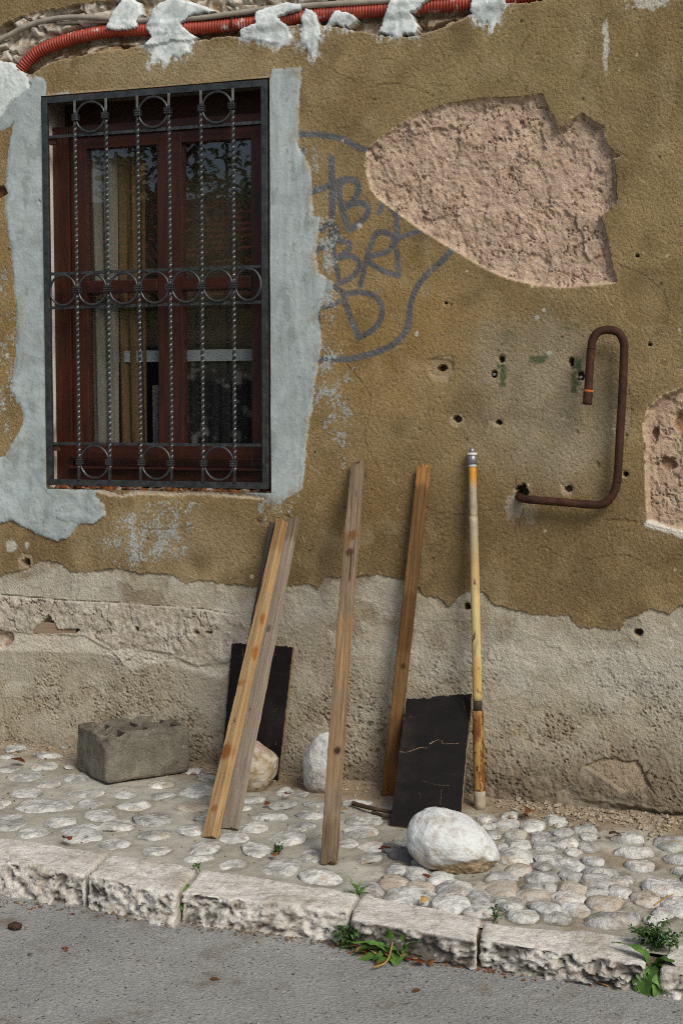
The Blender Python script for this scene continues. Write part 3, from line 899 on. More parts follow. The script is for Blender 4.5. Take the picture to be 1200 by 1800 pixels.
rub = np.minimum(rub, -0.062 + 0.055 * sstep(0.02, 0.07, rdist) + 0.006 * n12)
rc = lerp(S(134, 112, 86), S(164, 148, 124), sstep(-0.3, 0.3, fbm(X * 9, Z * 9, 3, 28)))
rc = lerp(rc, S(196, 188, 174), 0.9 * sstep(-0.1, 0.25, n12 + 0.5 * n45 + 0.5 * upper - 0.25))
rc = lerp(rc, S(104, 70, 46), 0.5 * sstep(0.25, 0.5, fbm(X * 14, Z * 11, 2, 29)))
D = np.where(m, rub, D); C = np.where(m[..., None], rc, C); LAB[m] = 4
rimc = sstep(0.009, 0.003, s) * (~m)
C = lerp(C, S(176, 152, 118), 0.7 * rimc)

# ---- smooth grey cement round the window
CE_L = [(0, 186), (18, 180), (36, 165), (50, 148), (64, 133), (78, 138), (83, 150), (80, 170), (120, 160), (120, 860), (174, 861), (170, 872), (186, 890), (187, 906), (165, 921), (140, 921), (120, 946),
        (105, 953), (60, 936), (40, 925), (20, 915), (0, 921), (-90, 925), (-120, 860), (-60, 803), (0, 803), (10, 800), (30, 770), (42, 740), (38, 715), (20, 686), (25, 650), (30, 600), (28, 550),
        (25, 500), (22, 450), (18, 420), (10, 370), (12, 300), (18, 250), (24, 215), (4, 230), (-60, 250), (-60, 190)]
CE_R = [(430, 140), (474, 138), (480, 122), (530, 118), (527, 175), (525, 260), (535, 275), (548, 300), (550, 380), (563, 383), (560, 420), (556, 450), (562, 480), (585, 495),
        (586, 510), (570, 516), (560, 560), (566, 600), (558, 650), (545, 740), (540, 780), (532, 858), (514, 871), (505, 875), (491, 889), (470, 886), (464, 874), (430, 868)]
for pts, lab in ((CE_L, 5), (CE_R, 6)):
    s = poly_sdf(pts) + n45 * 0.0045 + n12 * 0.0050 + n130 * 0.0025
    m = s < 0
    trowel = fbm(X * 26, Z * 5, 3, 33) if lab == 6 else fbm((X + Z) * 9, (Z - X * 0.3) * 14, 3, 34)
    tr2 = np.abs(fbm((X * 0.8 + Z * 0.5) * 13, (Z * 0.8 - X * 0.5) * 22, 2, 35))
    h = und + 0.0014 + 0.0030 * sstep(0.0, -0.012, s) + 0.0022 * trowel + 0.0008 * n45 + 0.0004 * grain
    if lab == 5:
        h = h + 0.0022 * wcell(X * 14 + Z * 5 + n12, Z * 11 - X * 4, 15) * sstep(1.5, 1.1, Z) + 0.004 * n12 * sstep(1.4, 1.15, Z) + 0.005 * sstep(1.25, 1.05, Z)
    cc = lerp(CEM, S(124, 132, 128), 0.6 * sstep(0.15, 0.5, fbm(X * 14, Z * 6, 3, 36) + 0.2 * n45))
    cc = lerp(cc, S(166, 178, 178), 0.5 * sstep(0.1, 0.5, trowel))
    if lab == 6:
        cc = lerp(cc, S(118, 106, 82), 0.5 * sstep(0.28, 0.6, n45 * 0.7 + 0.4 * fbm(X * 22, Z * 9, 3, 37)) * sstep(-0.28, -0.18, X))
    feather = sstep(-0.004, -0.030, s + 0.02 * n12) 
    cc = lerp(C, cc, np.clip(0.55 + 0.45 * feather + 0.5 * (fleck_n > 0.05), 0, 1)) if lab == 6 else cc
    thin = sstep(0.18, 0.45, fbm(X * 9, Z * 6, 4, 84) + 0.25 * n45) * 0.42 * sstep(-0.09, 0.0, s) + 0.18 * sstep(0.3, 0.6, fbm(X * 30, Z * 8, 3, 85))
    cc = lerp(cc, S(136, 128, 106), thin)
    D = np.where(m, h, D); C = np.where(m[..., None], cc, C); LAB[m] = lab
# pale scar under the sill between the cement patches
s = line_dist([(176, 862), (215, 872), (245, 864), (300, 868), (360, 866), (420, 872), (466, 874)]) + edge
C = lerp(C, S(186, 172, 148), 0.85 * sstep(0.014, 0.006, s) * (LAB == 0)); D = D - 0.004 * sstep(0.014, 0.006, s) * (LAB == 0)
s = line_dist([(80, 168), (200, 158), (330, 152), (472, 137)]) + edge * 0.6
C = lerp(C, S(172, 152, 120), 0.6 * sstep(0.012, 0.005, s) * (LAB == 0))

# ---- white plaster dabs holding the conduits
DABS = [
    [(-90, 108), (0, 108), (22, 111), (36, 122), (50, 138), (52, 152), (36, 166), (18, 181), (6, 205), (-60, 215)],
    [(192, 40), (196, 22), (215, 0), (232, -2), (246, 6), (249, 25), (240, 38), (246, 50), (215, 54), (186, 52)],
    [(258, 48), (266, 18), (280, 5), (305, -4), (345, 6), (382, 20), (340, 28), (318, 42), (342, 66), (338, 74), (330, 78), (332, 90), (316, 102), (302, 97), (290, 110), (276, 104), (264, 112), (266, 94), (270, 82), (250, 79), (266, 66)],
    [(450, 22), (500, 5), (530, 8), (532, 17), (490, 32), (508, 48), (513, 68), (492, 80), (470, 76), (425, 66), (420, 55), (450, 42)],
    [(530, 32), (540, 15), (558, 24), (558, 36), (565, 60), (558, 70), (557, 88), (550, 102), (542, 92), (538, 80), (528, 80), (532, 56)],
    [(573, 46), (590, 20), (622, 25), (628, 36), (612, 50), (590, 44)],
    [(664, 61), (680, 20), (690, -6), (762, -6), (742, 14), (724, 24), (734, 45), (730, 63), (712, 60), (700, 68), (684, 62)],
    [(824, 20), (830, -6), (890, -6), (890, 10), (880, 22), (874, 34), (864, 52), (856, 38), (848, 42), (830, 25)],
]
GREY1 = [(-60, 100), (0, 70), (15, 63), (45, 47), (80, 36), (112, 31), (150, 30), (192, 32), (260, 36), (345, 32), (430, 21), (470, 15), (540, 10), (600, 6), (670, 2), (760, -6), (860, -16)]
GREY2 = [(100, 41), (130, 39), (165, 38), (215, 39), (262, 42)]
gdist = line_dist(GREY1, 0.12)
for i, pts in enumerate(DABS):
    s = poly_sdf(pts) + n45 * 0.0050 + n12 * 0.005 + n130 * 0.0018
    m = s < 0
    rgd = np.abs(fbm((X * 0.6 + Z * 0.8) * 18, (Z * 0.6 - X * 0.8) * 40, 3, 40 + i))
    h = und + 0.0025 + 0.003 * sstep(0.0, -0.010, s) + 0.004 * n12 + 0.003 * (0.5 - rgd) + 0.0016 * n45 + 0.0006 * n130
    if i:
        h = h + 0.011 * sstep(0.050, 0.012, rdist) + 0.006 * sstep(0.03, 0.008, gdist)
        h = np.where(LAB == 4, np.maximum(h, 0.010 + 0.004 * n12 - 0.012 * sstep(-0.008, 0.0, s)), h)
    cc = lerp(np.broadcast_to(S(210, 216, 214), C.shape), S(176, 184, 182), sstep(-0.2, 0.5, n12 + 0.5 * n45 + 0.4 * fbm(X * 40, Z * 12, 3, 88)))
    if i == 0:
        cc = lerp(cc, S(190, 198, 194), np.full(SH, 0.5))
    D = np.where(m, h, D); C = np.where(m[..., None], cc, C); LAB[m] = 10 + i
    # plaster smeared thin round the dab
    sm_ = sstep(0.045, 0.0, s) * sstep(0.02, 0.30, 0.7 * fbm(X * 55, Z * 22, 3, 60 + i) + 0.5 * n45 + 0.28 * sstep(0.03, 0.0, s)) * (s >= 0) * (LAB == 0)
    C = lerp(C, cc, 0.8 * sm_); D = D + 0.0008 * sm_
    # crumbs further out
    k = (s >= 0) & (s < 0.03) & (LAB == 0) & (fleck_n + n45 * 0.3 > 0.30 + s * 14)
    D = np.where(k, D + 0.001, D); C = np.where(k[..., None], cc, C)

# ---- drill holes, chips and craters
HOLES = [(775, 648, 9, 6, 0.05, 24), (882, 631, 6, 6, 0.05, 9), (868, 658, 5, 6, 0.05, 7), (1003, 637, 4.5, 7, 0.05, 8), (1020, 660, 6, 8, 0.04, 9), (803, 737, 7, 6, 0.04, 13),
         (875, 742, 5, 4, 0.04, 10), (997, 860, 6, 6, 0.03, 11), (1098, 834, 4, 4, 0.04, 7), (821, 1067, 6, 6, 0.05, 10), (1120, 1112, 8, 5, 0.05, 9), (45, 988, 7, 7, 0.05, 16),
         (1118, 450, 3.5, 2.5, 0.02, 4), (783, 533, 3, 3, 0.02, 4), (1141, 606, 3, 2.5, 0.02, 4), (240, 1106, 4, 4, 0.03, 5), (1050, 817, 4, 7, 0.008, 6), (1013, 759, 3, 4, 0.006, 4),
         (345, 1112, 5, 2, 0.015, 6), (368, 1112, 6, 2, 0.015, 6), (914, 866, 11, 12, 0.08, 15), (505, 910, 6, 4, 0.006, 8), (70, 355, 3, 4, 0.006, 5), (52, 150, 4, 6, 0.006, 5),
         (1165, 640, 7, 3, 0.003, 9), (945, 95, 6, 3, 0.003, 8), (312, 873, 7, 3, 0.004, 9), (1085, 916, 30, 4, 0.003, 34), (455, 915, 5, 6, 0.004, 8)]
for px, py, rx, rz, dep, rh in HOLES:
    p = W(px, py); sc = scale_at(p)
    r = np.hypot((X - p[0]) * sc / rx, (Z - p[2]) * sc / rz)
    if dep > 0.01:
        rr = np.hypot(X - p[0], (Z - p[2])) * sc / rh + 0.25 * n45 + 0.25 * n12
        k = sstep(1.05, 0.85, rr)
        D = D - 0.004 * k
        C = lerp(C, S(166, 150, 124), 0.6 * k)
    k = sstep(1.05, 0.75, r + 0.45 * n45 + 0.3 * n12)
    D = D - dep * k
    if dep > 0.01:
        C = lerp(C, S(84, 68, 50), 0.7 * k)
s = poly_sdf([(758, 628), (785, 632), (798, 640), (795, 652), (770, 662), (752, 655), (748, 640)]) + edge * 0.7
k = sstep(0.003, -0.003, s); D = D - 0.005 * k; C = lerp(C, S(136, 116, 84), 0.5 * k)
s = poly_sdf([(58, 1110), (72, 1096), (85, 1082), (98, 1100), (104, 1107), (140, 1107), (132, 1113), (58, 1113)]) + edge * 0.5
k = sstep(0.003, -0.004, s); D = D - 0.032 * k; C = lerp(C, S(104, 84, 64), 0.6 * k)
s = poly_sdf([(-8, 1108), (22, 1113), (24, 1124), (14, 1136), (4, 1142), (-8, 1140)]) + edge * 0.5
k = sstep(0.003, -0.004, s); D = D - 0.022 * k; C = lerp(C, S(150, 92, 58), 0.6 * k * sstep(-0.3, 0.3, n45 + n12))
s = poly_sdf([(-20, 330), (8, 328), (14, 340), (0, 348), (-20, 350)]) + edge * 0.3
k = sstep(0.003, -0.004, s); D = D - 0.03 * k; C = lerp(C, S(104, 50, 34), 0.7 * k)

# ---- build the layer meshes
dz_, dx_ = np.gradient(D, zs, xs)
NRM = np.stack([-dx_, -np.ones(SH), -dz_], -1)
NRM /= np.linalg.norm(NRM, axis=-1)[..., None]
VV = np.stack([X, -D, Z], -1)
Fl = np.maximum.reduce([LAB[:-1, :-1], LAB[1:, :-1], LAB[:-1, 1:], LAB[1:, 1:]])
xc = (xs[:-1] + xs[1:]) / 2; zc = (zs[:-1] + zs[1:]) / 2
hole = ((xc > OPEN_X0) & (xc < OPEN_X1))[None, :] & ((zc > OPEN_Z0) & (zc < OPEN_Z1))[:, None]
IDX = np.arange(X.size).reshape(SH)
QF = np.stack([IDX[:-1, :-1], IDX[:-1, 1:], IDX[1:, 1:], IDX[1:, :-1]], -1)

def wall_part(name, sel, mat=None, label=None):
    q = QF[sel & ~hole]
    if len(q) == 0:
        return None
    used, inv = np.unique(q.ravel(), return_inverse=True)
    o = np_mesh(name, VV.reshape(-1, 3)[used], inv.reshape(-1, 4), mat or M['wall'], house, cols=np.clip(C.reshape(-1, 3)[used], 0, 1), normals=NRM.reshape(-1, 3)[used])
    if label: o['label'] = label
    return o

wall_part('ochre_plaster', Fl == 0, label='ochre roughcast plaster with grey graffiti')
wall_part('clay_patch', Fl == 1, label='bare pinkish clay where a large piece of plaster fell off')
wall_part('clay_patch', Fl == 2, label='bare clay patch cut by the right edge')
wall_part('lower_render', Fl == 3, label='bare crumbling lower render')
wall_part('rubble', Fl == 4, label='rubble laid open along the conduits')
wall_part('cement_patch', Fl == 5, M['cement'], 'smooth grey cement left of and below the window')
wall_part('cement_patch', Fl == 6, M['cement'], 'smooth grey cement strip right of the window')
for i in range(len(DABS)):
    wall_part('plaster_dab', Fl == 10 + i, M['cement'])

# reveal of the window opening, joined edge to edge with the wall surface
j0, j1 = np.argmin(np.abs(xs - OPEN_X0)), np.argmin(np.abs(xs - OPEN_X1))
i0, i1 = np.argmin(np.abs(zs - OPEN_Z0)), np.argmin(np.abs(zs - OPEN_Z1))
REV = 0.24
def reveal(name, P, cols, flip, label):
    n = len(P); back = P.copy(); back[:, 1] = REV
    mids = [P + (back - P) * t for t in np.linspace(0, 1, 13)]
    V = np.vstack(mids)
    Fq = []
    for k in range(12):
        a = np.arange(n - 1) + k * n
        q = np.stack([a, a + 1, a + 1 + n, a + n], 1)
        Fq.append(q[:, ::-1] if flip else q)
    nn = fbm3(V * 40, 3)
    V2 = V.copy()
    cc = cols(V, nn)
    o = np_mesh(name, V2, np.vstack(Fq), M['cement'], house, cols=cc)
    o['label'] = label
def rev_white(V, nn):
    g = fbm3(V * np.array([30, 30, 5.0]), 3, 5)
    c = lerp(np.broadcast_to(S(206, 202, 190), V.shape), S(178, 172, 158), sstep(-0.2, 0.4, g))
    st = sstep(0.36, 0.05, np.abs(V[:, 2] - 1.47) ) * sstep(-0.1, 0.35, fbm3(V * np.array([60, 60, 4.0]), 2, 8)) + sstep(2.72, 2.85, V[:, 2]) * 0.9
    return lerp(c, S(98, 66, 38), np.clip(st, 0, 1) * 0.85)
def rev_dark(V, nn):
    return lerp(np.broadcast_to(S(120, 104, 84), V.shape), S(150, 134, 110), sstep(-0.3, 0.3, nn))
reveal('window_reveal', VV[i0:i1 + 1, j0], rev_white, False, 'white painted reveal with rust stains')
reveal('window_reveal', VV[i0:i1 + 1, j1], rev_white, True, None)
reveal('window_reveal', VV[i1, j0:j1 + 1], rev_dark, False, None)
sillP = VV[i0, j0:j1 + 1]
# broken sill: crumbly orange mortar bed
nx_, ny_ = 240, 14
u = np.linspace(0, 1, nx_); v = np.linspace(0, 1, ny_)
UU, VVv = np.meshgrid(u, v)
sx = OPEN_X0 + UU * (OPEN_X1 - OPEN_X0)
fy = np.interp(sx, sillP[:, 0], sillP[:, 1])
sy = fy + (REV - fy) * VVv ** 1.5
sw1, sw2 = worley(sx * 30, sy * 40, 3)
sz = OPEN_Z0 - 0.012 * sstep(0.0, 0.05, VVv) + 0.028 * sstep(0.10, 0.3, VVv) * sstep(0.05, 0.3, sw2 - sw1) * (0.5 + 0.5 * fbm(sx * 15, sy * 15, 2, 50)) + 0.012 * VVv
sz = np.where(VVv == 0, OPEN_Z0, sz)
sc_ = lerp(S(150, 88, 40), S(104, 72, 48), sstep(-0.2, 0.3, fbm(sx * 20, sy * 20, 3, 51)))
sc_ = lerp(sc_, S(176, 168, 156), sstep(0.1, 0.35, fbm(sx * 26, sy * 26, 3, 52)) * 0.8)
sc_ = lerp(sc_, S(60, 48, 38), sstep(0.2, 0.4, fbm(sx * 30, sy * 30, 3, 53)) * 0.8)
sc_ = lerp(sc_, S(158, 134, 110), sstep(0.10, 0.0, VVv))
ii = np.arange(nx_ * ny_).reshape(ny_, nx_)
o = np_mesh('window_sill', np.stack([sx, sy, sz], -1).reshape(-1, 3), np.stack([ii[:-1, :-1], ii[:-1, 1:], ii[1:, 1:], ii[1:, :-1]], -1).reshape(-1, 4), M['wall'], house, cols=sc_.reshape(-1, 3))
o['label'] = 'broken sill bed of orange mortar crumbs'
# grey lath showing in a break of the lower render
a, b = W(56, 1110, 0.012), W(134, 1108, 0.012)
box('wooden_lath', a[0], b[0], 0.004, 0.02, a[2] - 0.006, a[2] + 0.045, M['lath'], house, 0.002)
def wall_d(x, z):
    j = int(np.clip(np.searchsorted(xs, x), 0, len(xs) - 1)); i = int(np.clip(np.searchsorted(zs, z), 0, len(zs) - 1))
    return float(D[i, j])

# ================================================================== ROAD, PAVEMENT, KERB
def grid_obj(name, gx, gy, zf, mat, cols=None, parent=None):
    GX, GY = np.meshgrid(gx, gy)
    V = np.stack([GX, GY, zf(GX, GY)], -1).reshape(-1, 3)
    n = GX.shape
    ii = np.arange(GX.size).reshape(n)
    q = np.stack([ii[:-1, :-1], ii[:-1, 1:], ii[1:, 1:], ii[1:, :-1]], -1).reshape(-1, 4)
    c = None if cols is None else cols(GX, GY).reshape(-1, 3)
    return np_mesh(name, V, q, mat, parent, cols=c)

gx = np.concatenate([-np.geomspace(120, 2.6, 26), np.arange(-2.4, 2.6, 0.014), np.geomspace(2.7, 120, 26)])
gy = np.concatenate([-np.geomspace(120, 3.2, 26), np.arange(-3.1, -1.15, 0.014)])
def rz(x, y):
    near = sstep(4.0, 2.5, np.abs(x)) * sstep(-3.5, -2.9, y)
    gut = sstep(-1.62, -1.42, y)
    return road_z(np.clip(x, -6, 6), np.clip(y, -7, 0)) + near * (0.004 * fbm(x * 3, y * 3, 3, 60) + 0.0022 * fbm(x * 38, y * 38, 2, 61)) + gut * 0.004
road = grid_obj('road', gx, gy, rz, M['asphalt'])
tag(road, 'grey worn asphalt road in front of the kerb', 'road', kind='structure')

px_ = np.concatenate([np.arange(-5.5, -1.9, 0.06), np.arange(-1.9, 2.0, 0.009), np.arange(2.0, 5.6, 0.06)])
py_ = np.arange(-1.34, 0.10, 0.009)
def pz(x, y):
    return pave_z(x, y) + 0.006 * fbm(x * 2.2, y * 2.2, 3, 62) + 0.0035 * fbm(x * 14, y * 14, 3, 63) + 0.02 * sstep(-0.10, 0.02, y + 0.03 * fbm(x * 6, y * 6, 2, 64))
def pc_(x, y):
    nA = fbm(x * 2.6, y * 2.6, 4, 65); nB = fbm(x * 18, y * 18, 3, 66)
    c = lerp(S(170, 168, 155), S(152, 149, 135), sstep(-0.5, 0.5, nA + 0.4 * nB))
    c = lerp(c, S(128, 125, 110), 0.5 * sstep(0.1, 0.6, fbm(x * 7, y * 7, 3, 67)))
    dirt = sstep(-0.34, -0.10, y + 0.18 * nA + 0.08 * nB + 0.05 * x)
    c = lerp(c, S(138, 118, 94), 0.85 * dirt)
    dirt2 = sstep(0.2, 0.5, fbm(x * 4, y * 4, 3, 68)) * sstep(0.4, 1.0, x)
    return lerp(c, S(140, 120, 96), 0.6 * dirt2)
# cobbles: (x, y, width, height) of each stone as it shows in the photograph
COB = [(27,1316,36,17),(10,1330,28,10),(83,1327,48,13),(114,1319,12,6),(80,1346,42,17),(15,1350,40,14),(45,1363,54,18),(125,1348,20,14),(85,1378,46,13),(130,1368,40,17),
(46,1393,52,17),(145,1392,64,17),(77,1415,90,24),(5,1411,24,20),(158,1412,44,15),(176,1430,48,23),(15,1444,52,30),(103,1442,56,22),(207,1449,56,24),(57,1462,52,17),
(143,1467,66,31),(202,1483,48,17),(219,1396,36,15),(234,1415,58,17),(272,1437,66,25),(272,1466,52,18),(285,1377,46,17),(284,1398,42,15),(275,1494,52,18),(334,1354,34,12),
(365,1366,32,26),(345,1391,62,22),(338,1416,60,16,'b'),(362,1433,34,18),(338,1457,48,22),(358,1488,58,26),(349,1508,54,12),(408,1472,52,18),(443,1454,48,18),(453,1494,48,22),
(408,1518,42,17),(430,1421,20,10),(440,1404,48,14),(470,1433,64,17),(498,1413,42,22),(500,1393,30,16),(532,1396,20,12),(556,1413,40,12),(546,1430,46,17),(529,1449,44,24),
(502,1472,60,27),(493,1524,56,29),(552,1501,50,22),(566,1541,62,27),(638,1437,60,26),(630,1460,60,20),(609,1480,34,24),(628,1411,50,12),(655,1487,50,16),(650,1506,36,22,'d2'),
(705,1481,32,14),(690,1490,36,16,'d'),(715,1500,52,20,'d'),(697,1525,36,24),(735,1513,26,20,'d2'),(734,1534,42,26),(773,1540,42,20),(690,1548,52,22,'p'),(735,1560,50,26,'p'),(650,1560,36,20),
(717,1572,74,28),(800,1561,58,28),(834,1555,36,18,'p'),(788,1585,64,28),(838,1575,40,20),(842,1597,48,26),(760,1575,24,16),
(856,1438,32,13),(894,1434,28,16),(889,1447,44,14),(936,1450,40,26),(976,1443,34,18),(857,1452,24,10),(866,1466,24,16),(905,1466,36,16),(947,1469,34,17),(988,1461,38,15),
(1025,1455,40,18),(1033,1469,24,18),(880,1486,22,24),(910,1481,40,18),(956,1484,42,15),(996,1479,44,20),(1031,1486,30,18),(1006,1494,30,14),(906,1503,60,28),(962,1503,50,24),
(953,1519,32,24),(911,1525,44,26,'p'),(998,1516,46,22),(1039,1509,36,18),(1057,1528,58,20),(1004,1537,42,18),(879,1541,58,20),(953,1541,58,22),(946,1557,56,18),(881,1560,52,28,'p'),
(932,1572,64,18,'p'),(1005,1560,48,20,'p'),(1049,1549,58,24),(1088,1545,38,20),(1047,1565,36,26),(1086,1563,40,20),(998,1575,54,24),(1061,1582,54,26,'p'),(895,1584,50,26),(957,1592,46,26),
(1010,1597,40,24),(916,1606,52,24),(978,1611,44,20),(1072,1615,90,24),(1100,1471,52,18),(1113,1495,66,17),(1123,1516,46,20),(1180,1479,56,26),(1187,1507,44,16),(1196,1528,30,12),
(1163,1555,70,30),(1135,1578,46,22,'b'),(1190,1592,50,32),(1163,1605,34,20),(1148,1618,30,14),(1230,1540,60,26),(1250,1585,60,30),(1240,1625,56,26),(1290,1560,50,24),(1240,1500,50,22),(1300,1610,56,28),
(-30,1340,50,16),(-40,1375,56,18),(-20,1415,50,20),(-60,1400,50,18),(-70,1440,60,22),(-90,1360,52,16),(-110,1410,56,20)]
def cob_geo(c):
    x, y, w, h = c[:4]
    g0 = G(x, y); s0 = scale_at(g0); wid = w / s0
    pro = np.clip(0.20 * wid, 0.010, 0.026) * (0.76 if x > 660 else 0.46)
    g = G(x, y + pro * s0 * 0.42)
    dep = np.clip((h / s0 - pro * 0.75) / 0.29, 0.55 * wid, 1.5 * wid)
    return g, wid, dep, pro
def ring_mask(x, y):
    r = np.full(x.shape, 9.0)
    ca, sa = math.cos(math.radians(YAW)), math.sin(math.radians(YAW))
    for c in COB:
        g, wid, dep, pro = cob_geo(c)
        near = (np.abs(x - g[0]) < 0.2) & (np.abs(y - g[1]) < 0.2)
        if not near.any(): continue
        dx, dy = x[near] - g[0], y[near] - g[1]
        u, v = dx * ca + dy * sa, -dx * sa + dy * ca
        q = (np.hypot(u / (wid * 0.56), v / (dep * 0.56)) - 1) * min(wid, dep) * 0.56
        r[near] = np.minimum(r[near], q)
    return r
def pz2(x, y):
    q = ring_mask(x, y)
    return pz(x, y) - (0.001 + 0.005 * sstep(0.25, 0.55, x)) * sstep(0.020, 0.002, q + 0.006 * fbm(x * 30, y * 30, 2, 76))
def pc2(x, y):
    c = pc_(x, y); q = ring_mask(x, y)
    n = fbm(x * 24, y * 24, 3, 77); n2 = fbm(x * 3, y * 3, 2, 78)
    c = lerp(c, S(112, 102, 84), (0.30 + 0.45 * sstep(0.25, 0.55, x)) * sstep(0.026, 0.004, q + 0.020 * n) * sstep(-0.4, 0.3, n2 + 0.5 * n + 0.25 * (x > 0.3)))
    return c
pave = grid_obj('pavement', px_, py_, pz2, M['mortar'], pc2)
tag(pave, 'cobbled pavement of pale stones set in cement along the wall', 'pavement', kind='structure')

def rough_block(name, corners, ztop, zbot, mat, parent, res=0.008, amp_front=0.0135, amp=0.0045, rnd=0.012, seed=0, dark=0.4):
    """hewn stone: corners = xy of inner-left, inner-right, outer-right, outer-left; ztop(x, y)"""
    il, ir, orr, ol = [np.array(c[:2], float) for c in corners]
    Lx = np.linalg.norm(orr - ol); Ly = np.linalg.norm(ol - il); Lz = 0.17
    nx, ny, nz = [max(3, int(round(v / res))) for v in (Lx, Ly, Lz)]
    faces = []
    def sheet(fix, val, na, nb):
        a = np.linspace(0, 1, na + 1); b = np.linspace(0, 1, nb + 1)
        A, B = np.meshgrid(a, b)
        K = np.full(A.shape, val)
        return {'w': (A, B, K), 'v': (A, K, B), 'u': (K, A, B)}[fix]
    V, Fs, k = [], [], 0
    for fix, val, na, nb in (('w', 1.0, nx, ny), ('v', 1.0, nx, nz), ('u', 0.0, ny, nz), ('u', 1.0, ny, nz), ('v', 0.0, nx, nz)):
        U, Vv, Wv = sheet(fix, val, na, nb)
        n = U.shape
        ii = np.arange(U.size).reshape(n) + k
        q = np.stack([ii[:-1, :-1], ii[:-1, 1:], ii[1:, 1:], ii[1:, :-1]], -1).reshape(-1, 4)
        V.append(np.stack([U, Vv, Wv], -1).reshape(-1, 3)); Fs.append(q); k += U.size
    P = np.vstack(V); Fq = np.vstack(Fs)
    u, v, w = P[:, 0], P[:, 1], P[:, 2]           # u along, v inner->outer, w up
    # round the edges in metric space
    m = np.stack([(u - 0.5) * Lx, (v - 0.5) * Ly, (w - 1.0) * Lz], 1)
    half = np.array([Lx / 2, Ly / 2, 0.0])
    q = m.copy()
    q[:, 0] = np.clip(m[:, 0], -half[0] + rnd, half[0] - rnd); q[:, 1] = np.clip(m[:, 1], -half[1] + rnd, half[1] - rnd); q[:, 2] = np.minimum(m[:, 2], -rnd)
    dv = m - q; ln = np.linalg.norm(dv, axis=1)[:, None] + 1e-9
    nrm = dv / ln
    m2 = q + nrm * np.minimum(ln, rnd)
    front = np.clip(nrm[:, 1], 0, 1) * sstep(0.2, 0.7, np.clip(nrm[:, 1], 0, 1))
    sp = m2 + np.array([seed * 3.1, seed * 1.7, seed])
    r1 = fbm3(sp * np.array([20, 20, 14]), 5, seed)
    r2 = 1 - np.abs(fbm3(sp * np.array([46, 46, 26]), 4, seed + 9)) * 2.6
    r3 = fbm3(sp * 5, 2, seed + 4)
    pit = sstep(0.25, 0.6, fbm3(sp * np.array([38, 38, 38]), 3, seed + 6))
    fx, fz = sp[:, 0] + 0.02 * r1, sp[:, 2] + 0.02 * r3
    fac = 1.0 * wcell(fx * 17 + fz * 5, fz * 21 - fx * 4, seed + 2) + 0.8 * wcell(fx * 38 + seed, fz * 44, seed + 5) + 0.4 * wcell(fx * 80, fz * 85, seed + 7)
    disp = front * amp_front * (fac * 1.1 + r1 * 0.35 + 0.25 * r2 - 0.25) + (1 - front) * amp * (r1 + 0.5 * r3 * 2 - 0.9 * pit) + 0.006 * r3
    m3 = m2 + nrm * disp[:, None]
    m3[:, 1] -= 0.016 * np.clip(-m3[:, 2] / Lz, 0, 1) * 0 
    uu = m3[:, 0] / Lx + 0.5; vv = m3[:, 1] / Ly + 0.5
    xy = ((1 - uu) * (1 - vv))[:, None] * il + (uu * (1 - vv))[:, None] * ir + (uu * vv)[:, None] * orr + ((1 - uu) * vv)[:, None] * ol
    zt = ztop(xy[:, 0], xy[:, 1])
    zb_ = zbot(xy[:, 0], xy[:, 1]) - 0.03
    fr = np.clip(-m3[:, 2] / Lz, -0.2, 1)
    z = zt + np.where(m3[:, 2] > 0, m3[:, 2], -fr * (zt - zb_))
    VV_ = np.stack([xy[:, 0], xy[:, 1], z], 1)
    c = lerp(S(206, 202, 191), S(182, 175, 161), sstep(-0.35, 0.4, r1 + 0.4 * r3))
    c = lerp(c, S(214, 213, 208), 0.6 * sstep(0.0, 0.5, r2 - 0.4))
    c = lerp(c, S(150, 138, 120), 0.35 * sstep(0.1, 0.5, r3))
    c = lerp(c, S(112, 100, 84), 0.5 * pit)
    grime_shade = sstep(-0.15, 0.35, -0.4 * r1 - 0.55 * fac - 0.2 * (r2 - 0.45) + 0.4 * fbm3(sp * 7, 2, seed + 12) + dark - 0.42)
    c = lerp(c, S(58, 52, 45), np.clip(front * grime_shade * 0.85, 0, 1))  # black grime, plus crevice shade painted into the low facets of the front
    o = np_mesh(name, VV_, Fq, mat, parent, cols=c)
    bm = bmesh.new(); bm.from_mesh(o.data)
    bmesh.ops.remove_doubles(bm, verts=bm.verts, dist=0.0004)
    bmesh.ops.recalc_face_normals(bm, faces=bm.faces)
    bm.to_mesh(o.data); bm.free()
    o.data.polygons.foreach_set('use_smooth', [True] * len(o.data.polygons))
    return o

kerb = empty('kerb')
tag(kerb, 'kerb of rough hewn white limestone blocks along the road', 'kerb', kind='structure')
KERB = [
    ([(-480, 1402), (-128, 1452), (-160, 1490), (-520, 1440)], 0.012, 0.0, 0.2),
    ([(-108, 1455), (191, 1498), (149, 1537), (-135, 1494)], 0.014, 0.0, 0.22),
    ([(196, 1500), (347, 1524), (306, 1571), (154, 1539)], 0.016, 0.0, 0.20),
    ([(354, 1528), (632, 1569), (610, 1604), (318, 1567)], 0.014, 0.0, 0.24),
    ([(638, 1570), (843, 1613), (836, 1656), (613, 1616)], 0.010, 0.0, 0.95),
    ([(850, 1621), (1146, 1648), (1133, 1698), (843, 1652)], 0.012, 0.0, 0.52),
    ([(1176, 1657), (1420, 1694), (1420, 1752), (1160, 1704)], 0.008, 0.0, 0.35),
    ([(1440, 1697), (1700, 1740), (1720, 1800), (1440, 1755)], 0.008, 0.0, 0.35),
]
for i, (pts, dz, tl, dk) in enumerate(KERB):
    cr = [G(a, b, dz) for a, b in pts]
    rough_block('kerb_stone', cr, lambda x, y, dz=dz: pave_z(x, y) + dz, lambda x, y: road_z(x, y), M['kerb'], kerb, seed=i + 1, dark=dk)
